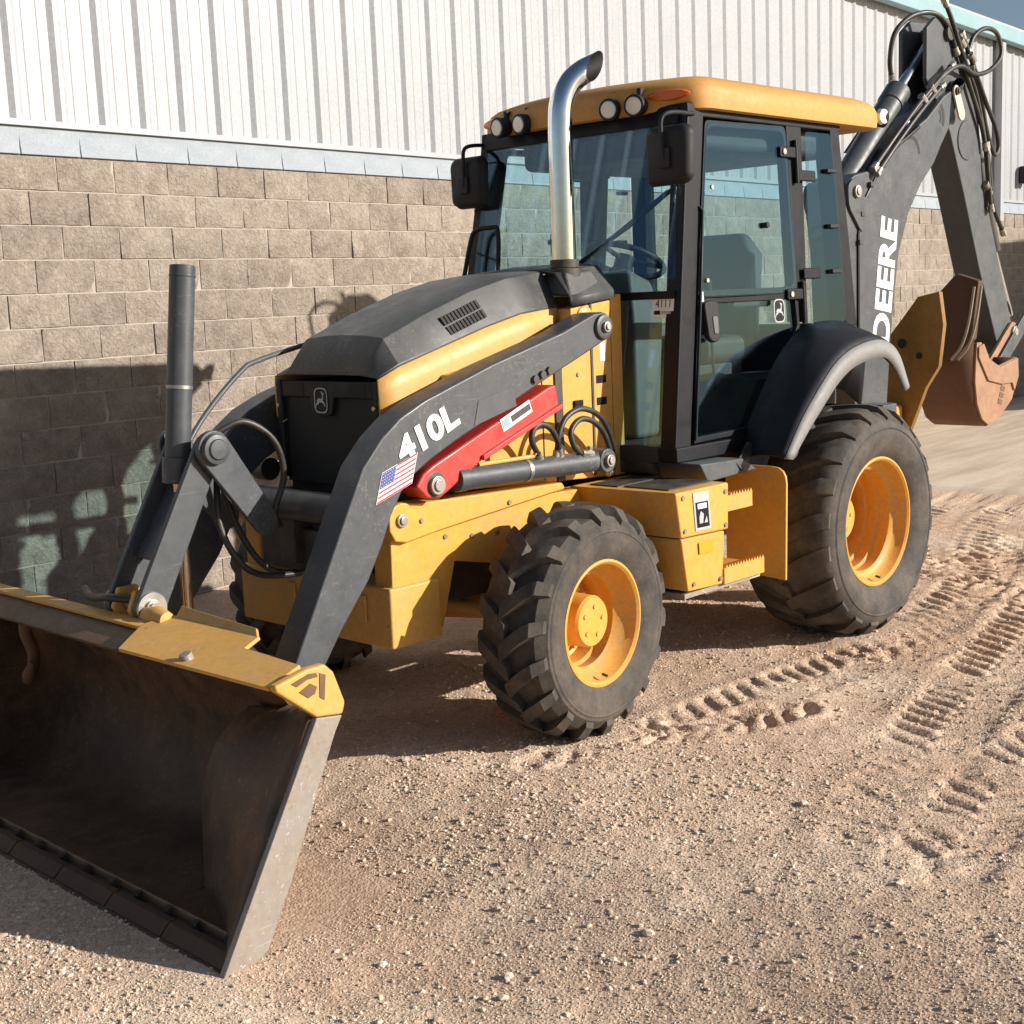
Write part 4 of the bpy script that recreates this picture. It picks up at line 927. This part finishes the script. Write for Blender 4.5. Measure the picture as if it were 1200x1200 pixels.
for s in (1, -1):
    q = MB(); n = 20; ring0 = []
    for sc_, h_ in ((1,.0),(1,.008),(.82,.018)):
        ring0.append([(1.105-.20*max(0,(abs(.555+.105*sc_*math.cos(a))-.45))+h_, s*(.555+.105*sc_*math.cos(a)), 2.688+.026*sc_*math.sin(a)) for a in [2*PI*k/n for k in range(n)]])
    loft(q, ring0); P('marker_light', q, M['amber'], CAB, smooth=50)
    q = MB(); c = Vector((-.625,s*.655,2.685)); d_ = Vector((-.8,s*.45,-.1)).normalized(); q.tube([c-d_*.04, c, c+d_*.05], [.03,.045,.05], 18); P('rear_work_light', q, M['plastic'], CAB)
    d_ = Vector((0.15,s*.95,0)).normalized(); P('rear_light_lens', MB().tube([c+d_*.03, c+d_*.055], [.042,.038], 18), M['lamp'], CAB)
# mirrors
def mirror_set(s):
    m_ = [(-.115,-.125),(.075,-.125),(.115,-.10),(.120,.10),(.095,.13),(-.095,.13),(-.120,.10)]
    y0 = .695 if s > 0 else .66; x0 = 1.27 if s > 0 else 1.19; z0 = 2.395
    poly = rnd(m_, .025)
    loops = [[(x0+dx, s*(y0+a*k), z0+b*k) for a, b in poly] for dx, k in ((-.02,1.0),(.0,1.02),(.025,.94),(.035,.80))]
    P('mirror_housing', loft(MB(), loops), M['plastic'], CAB, smooth=40)
    P('mirror_glass', loft(MB(), [[(x0-.0205-e, s*(y0+a*.92), z0+b*.92) for a, b in poly] for e in (.0,.002)]), M['chrome'], CAB, smooth=0)
    P('mirror_clamp', MB().box(x0+.034, x0+.05, s*(y0+.0)-.03, s*(y0+.0)+.03, z0-.055, z0+.035), M['plastic'], CAB, bevel=.006)
    P('mirror_arm', MB().tube(spline([(x0+.045,s*y0,z0-.02),(x0+.05,s*(y0-.01),z0+.10),(x0+.04,s*(y0-.01),z0+.165),(x0-.02,s*(y0+.0),z0+.19),(1.05,s*.665,z0+.20)], 5), .010, 10), M['plastic'], CAB)
mirror_set(1); mirror_set(-1)
P('grab_rail', MB().tube(spline([(1.30,-.66,1.80),(1.27,-.64,1.95),(1.24,-.62,2.10),(1.23,-.59,2.15),(1.21,-.50,2.16),(1.20,-.46,2.13),(1.22,-.46,1.86)], 5), .012, 10), M['plastic'], CAB)
post_g = MB().tube([(1.205,YL+.014,1.12),(1.110,YL+.014,1.70),(1.040,YL+.014,2.16),(1.05,YL+.0,2.18)], .008, 10).map(lean); P('grab_rail', post_g, M['black'], CAB)
# interior
P('dashboard', loft(MB(), [[(1.14,-.30,1.10),(1.14,.36,1.10),(.95,.36,1.10),(.95,-.30,1.10)],[(1.17,-.32,1.70),(1.17,.38,1.70),(.90,.36,1.68),(.90,-.30,1.68)],[(1.13,-.28,1.92),(1.13,.33,1.92),(.92,.30,1.86),(.92,-.26,1.86)]]), M['interior_light'], CAB, bevel=.03)
P('steering_column', MB().cyl((.98,.03,1.55),(.80,.03,1.93),.05,16), M['interior'], CAB)
q = MB(); ax = Vector((-.42,0,.9)).normalized(); e1 = Vector((0,1,0)); e2 = ax.cross(e1); c = Vector((.79,.03,1.965))
ring = [c+(e1*math.cos(a)+e2*math.sin(a))*.20 for a in [2*PI*k/36 for k in range(37)]]
q.tube(ring, .016, 10, caps=False)
for k in range(3): a = 2*PI*k/3+.5; q.tube([c, c+(e1*math.cos(a)+e2*math.sin(a))*.20], .013, 8)
q.cyl(c-ax*.05, c+ax*.02, .05, 16); P('steering_wheel', q, M['plastic'], CAB)
P('seat_base', MB().box(.0, .42, -.2, .2, 1.10, 1.42), M['interior'], CAB, bevel=.02)
P('seat_cushion', MB().box(-.06, .46, -.26, .26, 1.42, 1.56), M['interior'], CAB, bevel=.05, seg=4)
P('seat_back', loft(MB(), [[(.06,-.25,1.54),(.06,.25,1.54),(-.10,.25,1.54),(-.10,-.25,1.54)],[(-.02,-.25,1.98),(-.02,.25,1.98),(-.16,.24,1.98),(-.16,-.24,1.98)],[(-.06,-.16,2.10),(-.06,.16,2.10),(-.14,.16,2.10),(-.14,-.16,2.10)]]), M['interior'], CAB, bevel=.035, seg=4)
for s in (1, -1): P('armrest', MB().box(-.08, .28, s*.30-.035, s*.30+.035, 1.70, 1.76), M['interior'], CAB, bevel=.015)
P('side_console', MB().box(-.20, .62, -.60, -.38, 1.10, 1.62), M['interior_light'], CAB, bevel=.03)
for x, y in ((.50,-.46),(.42,-.50),(.55,.40)): P('control_lever', MB().tube([(x,y,1.30),(x+.04,y,1.78)], .008, 8).cyl((x+.038,y,1.76),(x+.046,y,1.85),.02,12), M['plastic'], CAB)
P('rear_console', MB().box(-.26, -.18, -.5, .5, 1.10, 1.60), M['interior'], CAB, bevel=.02)
P('speaker_box', MB().box(.35, .62, -.58, -.40, 2.42, 2.56), M['interior'], CAB, bevel=.02)
P('sun_visor', MB().slab([(1.045,-.40,2.55),(1.045,.40,2.55),(.90,.40,2.47),(.90,-.40,2.47)], .012), M['interior'], CAB)
# fenders
fi = [(.84,1.00),(.79,1.09),(.64,1.29),(.48,1.46),(.30,1.575),(.15,1.605),(-.14,1.605),(-.38,1.50)]
fo = [(.925,1.02),(.80,1.165),(.68,1.275),(.49,1.420),(.30,1.495),(.05,1.520),(-.13,1.450),(-.255,1.265)]
fli = [(.868,1.010),(.745,1.120),(.625,1.215),(.445,1.345),(.27,1.412),(.035,1.432),(-.09,1.372),(-.200,1.245)]
for s in (1, -1):
    S0 = [Vector((x,s*.735,z)) for x, z in fi]; S1 = [Vector((x,s*1.045,z)) for x, z in fo]; S2 = [Vector((x,s*1.055,z)) for x, z in fli]
    c0, c1, c2 = spline(S0, 5), spline(S1, 5), spline(S2, 5)
    md = [a*.45+b*.55+Vector((0,0,.016)) for a, b in zip(c0, c1)]; md2 = [a*.12+b*.88+Vector((0,0,.012)) for a, b in zip(c0, c1)]
    f_ = P('rear_fender', MB().grid([c0, md, md2, c1]), M['fender'], smooth=50, solid=.012)
    P('fender_lip', MB().grid([[a+Vector((0,s*.003,.0)) for a in c1], [a*.5+b*.5+Vector((0,s*.008,0)) for a, b in zip(c1, c2)], c2]), M['fender_edge'], f_, smooth=60, solid=.010)
    P('inner_fender', MB().grid([[Vector((p.x, s*.735, p.z)) for p in c0], [Vector((p.x*.9, s*.72, max(.9,p.z-.35))) for p in c0]]), M['black'], f_, solid=.01)
    P('cab_step', MB().prism([(1.32,1.03),(.98,1.02),(.86,.955),(1.26,.94)], s*.60, s*.86), M['charcoal_worn'], bevel=.008)
    P('rubber_flap', MB().slab([(1.04,s*.85,1.00),(.86,s*.80,1.08),(.80,s*.80,1.05),(1.0,s*.86,.96)], .012), M['hose'])
# exhaust stack
ex = spline([(1.555,.30,1.90),(1.555,.30,2.3),(1.553,.30,2.56),(1.540,.305,2.66),(1.502,.320,2.735),(1.445,.345,2.785),(1.385,.372,2.815)], 6)
end = Vector(ex[-1]); tg = (Vector(ex[-1])-Vector(ex[-2])).normalized(); cn = Vector((-.28,.95,-.12)).normalized()
def cut_pipe(r):
    q = MB().tube(ex, r, 32, caps=False)
    for i in range(32):
        for rr in range(1, 9):
            j = len(q.v)-32*rr+i; p_ = Vector(q.v[j]); d_ = (end-p_).dot(cn)/tg.dot(cn)
            if rr == 1 or d_ < 0: q.v[j] = tuple(p_+tg*d_)
    return q
st_ = P('exhaust_stack', cut_pipe(.055), M['chrome'], smooth=60)
P('exhaust_bore', cut_pipe(.0515), M['mesh_dark'], st_, smooth=60)
P('exhaust_collar', MB().cyl((1.555,.30,1.925),(1.555,.30,1.965),.066,28).cyl((1.555,.30,1.86),(1.555,.30,1.925),.075,28), M['black_dusty'], bevel=.005)
P('exhaust_base', loft(MB(), [[(1.66,.20,1.82),(1.66,.42,1.80),(1.40,.42,1.80),(1.40,.20,1.82)], [(1.62,.23,1.905),(1.62,.36,1.905),(1.44,.36,1.915),(1.44,.23,1.915)]]), M['hood_grey'], bevel=.012)

# ---- backhoe
P('rear_frame', MB().box(-1.15, -.55, -.48, .48, .55, 1.0), M['yellow'], bevel=.015)
for s in (1, -1):
    sp = P('stabilizer', MB().box(-.86, -.70, s*.50, s*.66, .40, 1.12), M['charcoal'], bevel=.01)
    P('stabilizer_pad', MB().box(-.92, -.64, s*.48, s*.70, .28, .36), M['charcoal'], sp, bevel=.01)
    P('stabilizer_leg', MB().slab([(-.82,s*.58,.42),(-.74,s*.58,.42),(-.74,s*.58,.34),(-.82,s*.58,.34)], .05), M['charcoal'], sp)
swp = [(-.30,.60),(-.28,.95),(-.12,1.04),(-.02,1.44),(.10,1.585),(.19,1.70),(.34,1.73),(.37,1.52),(.34,1.25),(.25,1.11),(.15,.85),(.05,.62)]
sf = P('swing_frame', MB().prism(swp, -2.05, -2.0).map(lambda x, y, z: (y, x, z)), M['shade_yellow'], bevel=.006)
P('swing_post', MB().box(-1.99, -1.15, -.20, .10, .60, 1.0), M['yellow'], bevel=.02)
for cy_, cz_, r_ in ((.085,1.40,.032),(.205,1.32,.022)): P('frame_hole', MB().cyl((-2.005,cy_,cz_),(-1.994,cy_,cz_),r_,8), M['mesh_dark'], sf, smooth=0)
boom = [(-1.30,.95),(-1.27,1.5),(-1.235,2.0),(-1.18,2.28),(-1.20,2.40),(-1.30,2.455),(-1.54,2.495),(-1.75,2.635),(-2.22,2.845),(-2.45,3.00)]+arc(-2.665,3.02,.10,120,-60,8)+[(-2.53,2.80),(-2.42,2.68),(-2.32,2.56),(-2.15,2.43),(-1.98,2.24),(-1.85,1.98),(-1.81,1.78),(-1.75,1.45),(-1.70,1.0)]
bo = P('boom', MB().prism(boom, -.14, .14), M['charcoal'], bevel=.012)
for s in (1, -1):
    P('boom_side_rib', MB().tube([(-1.33,s*.142,1.45),(-1.33,s*.142,2.10),(-1.40,s*.142,2.30),(-1.56,s*.142,2.46),(-1.80,s*.142,2.64),(-2.10,s*.142,2.78)], .012, 8), M['black'], bo)
    for k, (a, b) in enumerate(((-1.335,2.05),(-1.36,2.22),(-1.47,2.40),(-1.62,2.52))): P('line_clip', MB().box(a-.02, a+.02, s*.14, s*.165, b-.015, b+.015), M['black_dusty'], bo, bevel=.004)
    q = MB().prism(rnd([(-1.20,2.26),(-1.19,2.39),(-1.27,2.44),(-1.37,2.38),(-1.44,2.18),(-1.36,2.10)], .04), s*.140, s*.158); P('pin_plate', q, M['charcoal'], bo, bevel=.004)
    pin(bo, (-1.285,2.352), .038, s*.158, s*.176)
    for k, (c_, r0, r1, a0, a1) in enumerate((((-2.00,2.60),.10,.125,75,175),((-2.36,2.86),.07,.10,120,215),((-2.36,2.86),.035,.055,110,225))):
        P('boom_slot', MB().prism(arc(c_[0],c_[1],r1,a0,a1,8)+arc(c_[0],c_[1],r0,a1,a0,8), s*.139, s*.1412), M['mesh_dark'], bo, smooth=0)
    q = MB().prism(bar((-2.60,3.04), (-2.68,2.90), .04, .045), s*.141, s*.156); P('pivot_link', q, simple('cream_link_paint', (.55,.50,.38), .5) if s > 0 else M['pin'], bo, bevel=.003)
    pin(bo, (-2.60,3.04), .026, s*.156, s*.17, mat_='black_dusty')
dt = fit_text('DEERE', .795, .212, .011); place(dt, (-1.712,.1425,1.400), (-.150,0,.988), (.988,0,.150)); P('boom_lettering', dt, M['white'], bo, smooth=0, recalc=False)
stick = [(-2.28,3.42),(-2.40,3.50),(-2.62,3.515),(-2.74,3.45),(-2.90,3.14),(-3.05,2.90),(-3.11,2.62),(-3.14,2.45),(-3.38,1.97),(-3.62,1.50),(-3.68,1.40),(-3.60,1.27),(-3.44,1.24),(-3.08,1.88),(-2.84,2.37),(-2.62,2.78),(-2.46,2.96),(-2.28,3.10)]
low_ = [(-2.46,2.96),(-2.62,2.78),(-2.84,2.37),(-3.08,1.88),(-3.44,1.24),(-3.60,1.27),(-3.68,1.40),(-3.62,1.50),(-3.38,1.97),(-3.14,2.45),(-3.11,2.62),(-3.05,2.90),(-2.92,3.10),(-2.62,3.10)]
sk = P('stick', MB().prism(low_, -.10, .10), M['charcoal_worn'], bevel=.012)
top_ = [(-2.28,3.42),(-2.40,3.50),(-2.62,3.515),(-2.74,3.45),(-2.88,3.16),(-2.93,3.09),(-2.62,3.09),(-2.46,2.955),(-2.34,3.02),(-2.28,3.10)]
for s in (1, -1): P('stick_fork', MB().prism(top_, s*.070, s*.102), M['charcoal'], sk, bevel=.008)
P('fork_web', MB().prism([(-2.70,3.44),(-2.74,3.44),(-2.90,3.12),(-2.86,3.12)], -.07, .07), M['black'], sk, bevel=.004)
for s in (1, -1):
    P('stick_bearing', MB().lathe([(s*.100,.135),(s*.108,.130),(s*.108,.001)], 32, (-2.86,0,2.74)), M['charcoal'], sk)
    pin(sk, (-3.60,1.40), .045, s*.10, s*.15)
P('crowd_cylinder', MB().cyl((-1.33,0,2.36),(-2.05,0,2.985),.078,28).cyl((-1.98,0,2.925),(-2.09,0,3.02),.085,28), M['charcoal'], bevel=.006)
P('crowd_rod', MB().cyl((-2.05,0,2.985),(-2.55,0,3.405),.034,22), M['chrome'])
P('rod_eye', MB().cyl((-2.565,-.13,3.415),(-2.565,.13,3.415),.05,22), M['black_dusty'], bevel=.004)
P('bucket_tilt_cylinder', MB().cyl((-3.02,0,3.06),(-3.52,0,2.0),.055,22), M['black_dusty'])
P('tilt_rod', MB().cyl((-3.52,0,2.0),(-3.82,0,1.52),.028,18), M['chrome'])
P('boom_hose_guard', MB().prism([(-1.62,2.62),(-2.12,3.02),(-2.22,3.02),(-2.18,2.84),(-1.75,2.63)], -.13,-.10), M['black_dusty'], bevel=.004)
tipz = [[(-2.10,-.05,3.10),(-2.04,-.03,3.22),(-2.05,0,3.38),(-2.18,.05,3.49),(-2.38,.10,3.52),(-2.55,.12,3.45),(-2.66,.12,3.30)],
        [(-2.47,.13,3.60),(-2.56,.14,3.48),(-2.70,.14,3.30),(-2.86,.13,3.15),(-2.98,.12,3.02),(-3.10,.12,2.75),(-3.18,.12,2.40)],
        [(-1.90,.15,2.78),(-2.15,.16,2.95),(-2.40,.17,3.13),(-2.62,.17,3.20),(-2.85,.16,3.17),(-3.12,.14,3.22),(-3.32,.13,3.34),(-3.28,.12,3.48),(-3.10,.12,3.50),(-2.92,.12,3.43),(-2.82,.12,3.30)],
        [(-2.72,.13,3.42),(-2.90,.14,3.20),(-3.05,.15,3.0),(-3.22,.14,2.85),(-3.30,.13,2.72),(-3.24,.13,2.66),(-3.12,.13,2.80),(-3.02,.13,3.02),(-2.88,.13,3.22)],
        [(-2.66,.12,3.36),(-2.84,.13,3.10),(-3.02,.13,2.86),(-3.10,.13,2.70)],
        [(-1.50,.155,2.50),(-1.75,.165,2.70),(-2.05,.17,2.92),(-2.30,.17,3.08),(-2.52,.16,3.20)],
        [(-1.52,.17,2.47),(-1.78,.18,2.68),(-2.08,.18,2.89),(-2.34,.18,3.05)],
        [(-3.14,.12,2.70),(-3.20,.12,2.50),(-3.26,.12,2.30),(-3.42,.12,2.12)],
        [(-3.11,.13,2.72),(-3.15,.13,2.48),(-3.20,.13,2.28)]]
for h in tipz: P('hydraulic_hose', MB().tube(spline(h, 6), .016, 10), M['hose']); crimp(h, .016)
for c in ((-2.22,.17,3.02),(-2.10,.17,2.95),(-3.15,.12,2.44),(-2.70,.14,3.36),(-2.85,.14,3.28)): P('hose_fitting', MB().cyl((c[0]-.03,c[1],c[2]-.02),(c[0]+.03,c[1],c[2]+.02),.024,8), M['pin'], bevel=.003)
P('line_bracket', MB().box(-3.20,-3.16,.10,.125,2.30,2.46), M['black_dusty'], bevel=.004)
# backhoe bucket curled under the stick
BB = empty('digging_bucket', (0,0,0), 0, T); HW = .20
fr_ = [(-2.64,1.37),(-2.625,1.24),(-2.62,1.10),(-2.655,.95),(-2.73,.84),(-2.83,.79)]; bk_ = [(-2.99,.815),(-3.21,.94),(-3.295,1.10),(-3.275,1.235)]
inn_ = [(-2.98,1.19),(-2.80,1.26),(-2.71,1.37)]
sidep = fr_+bk_+inn_; YA, YB = -.12, .30
P('bucket_side', MB().prism(sidep, YB-.018, YB), M['rust'], BB, bevel=.004)
P('bucket_side', MB().prism(sidep, YA, YA+.018), M['rust_dark'], BB, bevel=.004)
outl = fr_+bk_; P('bucket_shell', MB().grid([[(x, YA+.019, z) for x, z in outl], [(x, YB-.019, z) for x, z in outl]]), M['rust_dark'], BB, solid=.018, smooth=50)
P('side_wear_plate', MB().prism([(-2.645,1.34),(-2.645,1.27),(-2.80,1.10),(-3.02,1.06),(-3.18,1.06),(-3.22,1.00),(-3.285,1.10),(-3.27,1.23),(-2.98,1.185),(-2.81,1.25),(-2.72,1.36)], YB, YB+.014), M['rust'], BB, bevel=.004)
for k in range(3):
    P('casting_mark', MB().prism([(-2.97-.02*k,.93+.045*k),(-2.985-.02*k,.965+.045*k),(-3.045-.02*k,.945+.045*k),(-3.03-.02*k,.915+.045*k)], YB, YB+.003), M['rust_dark'], BB, smooth=0)
mouth = [(.21,1.84),(.37,1.785),(.325,1.40),(.20,1.26),(.09,1.22),(.035,1.30),(.03,1.51),(-.07,1.66),(.02,1.71),(.08,1.71)]
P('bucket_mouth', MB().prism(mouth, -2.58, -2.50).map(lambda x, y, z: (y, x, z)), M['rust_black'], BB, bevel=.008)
for d_ in (0, .05): P('lip_edge', MB().tube(spline([(-2.49,.345+d_,1.75),(-2.48,.315+d_,1.52),(-2.47,.27+d_,1.36),(-2.46,.20+d_,1.265)], 5), .010, 8), M['steel'], BB)
for s in (1, -1):
    P('bucket_ear', MB().prism(bar((-3.60,1.40), (-3.22,1.14), .075, .07), s*.105, s*.13), M['rust'], BB, bevel=.005)
    P('tilt_link', MB().prism(bar((-3.80,1.50), (-3.26,1.12), .06, .05), s*.135, s*.155), M['charcoal_worn'], BB, bevel=.005)

# ---- box trailer added beyond the right edge of the view to shade the wall
TRL = empty('added_shadow_trailer', (22.0, -6.2, 0), .12)
tag(TRL, 'added off-view shadow caster built as a white box trailer with sloped nose', 'trailer')
bd = MB().prism([(-3.9,.75),(-3.9,4.1),(-3.15,4.75),(4,4.75),(4,.75)], -1.25, 1.25); obj('shadow_trailer_body', bd, M['panel'], TRL, bevel=.03)
for s in (1, -1):
    for x_ in (1.4, 2.5):
        w_ = empty('shadow_trailer_wheel', (x_, s*1.02, .50), 0, TRL)
        obj('tyre', MB().lathe([(-.12,.28),(-.13,.42),(-.10,.49),(0,.5),(.10,.49),(.13,.42),(.12,.28)], 40), M['tyre'], w_)
        obj('rim', MB().lathe([(-.10,.28),(-.04,.24),(-.04,.02)], 32).lathe([(.10,.28),(.04,.24),(.04,.02)], 32), M['pin'], w_)
obj('shadow_trailer_frame', MB().box(-3.8, 3.9, -.5, .5, .52, .74), M['black_dusty'], TRL, bevel=.01)
for s in (1, -1): obj('shadow_trailer_leg', MB().box(-2.7, -2.55, s*.55-.06, s*.55+.06, .0, .74), M['black_dusty'], TRL, bevel=.005)

# ---- fasteners on the near side
bolt_me = MB().cyl((0,0,0),(0,.007,0),.011,6).mesh('bolt', [M['pin']])
def bolts(pts, parent=None):
    for x, y, z in pts:
        o = bpy.data.objects.new('bolt', bolt_me); C.objects.link(o); o.parent = parent or T; o.location = (x, y, z)
bolts([(2.55,.485,.86),(2.40,.485,.84),(2.25,.485,.83),(2.72,.485,.60),(2.66,.485,.52),(2.70,.516,.95),(2.20,.516,.955)])
bolts([(1.64,1.0,.93),(1.33,1.0,.92),(1.63,1.0,.785),(1.33,1.0,.77),(1.56,.99,.54),(1.36,.99,.53)])
bolts([(1.42,.415,1.70),(1.42,.415,1.20),(1.62,.415,1.45),(1.86,.415,1.25),(2.3,.415,1.10)])
for z_ in (1.30, 1.05): P('panel_latch', MB().box(1.60, 1.66, .415, .427, z_, z_+.035), M['black'], bevel=.004)
P('panel_seam', MB().box(1.86, 1.868, .4148, .4162, 1.0, 1.58), M['black'], smooth=0)
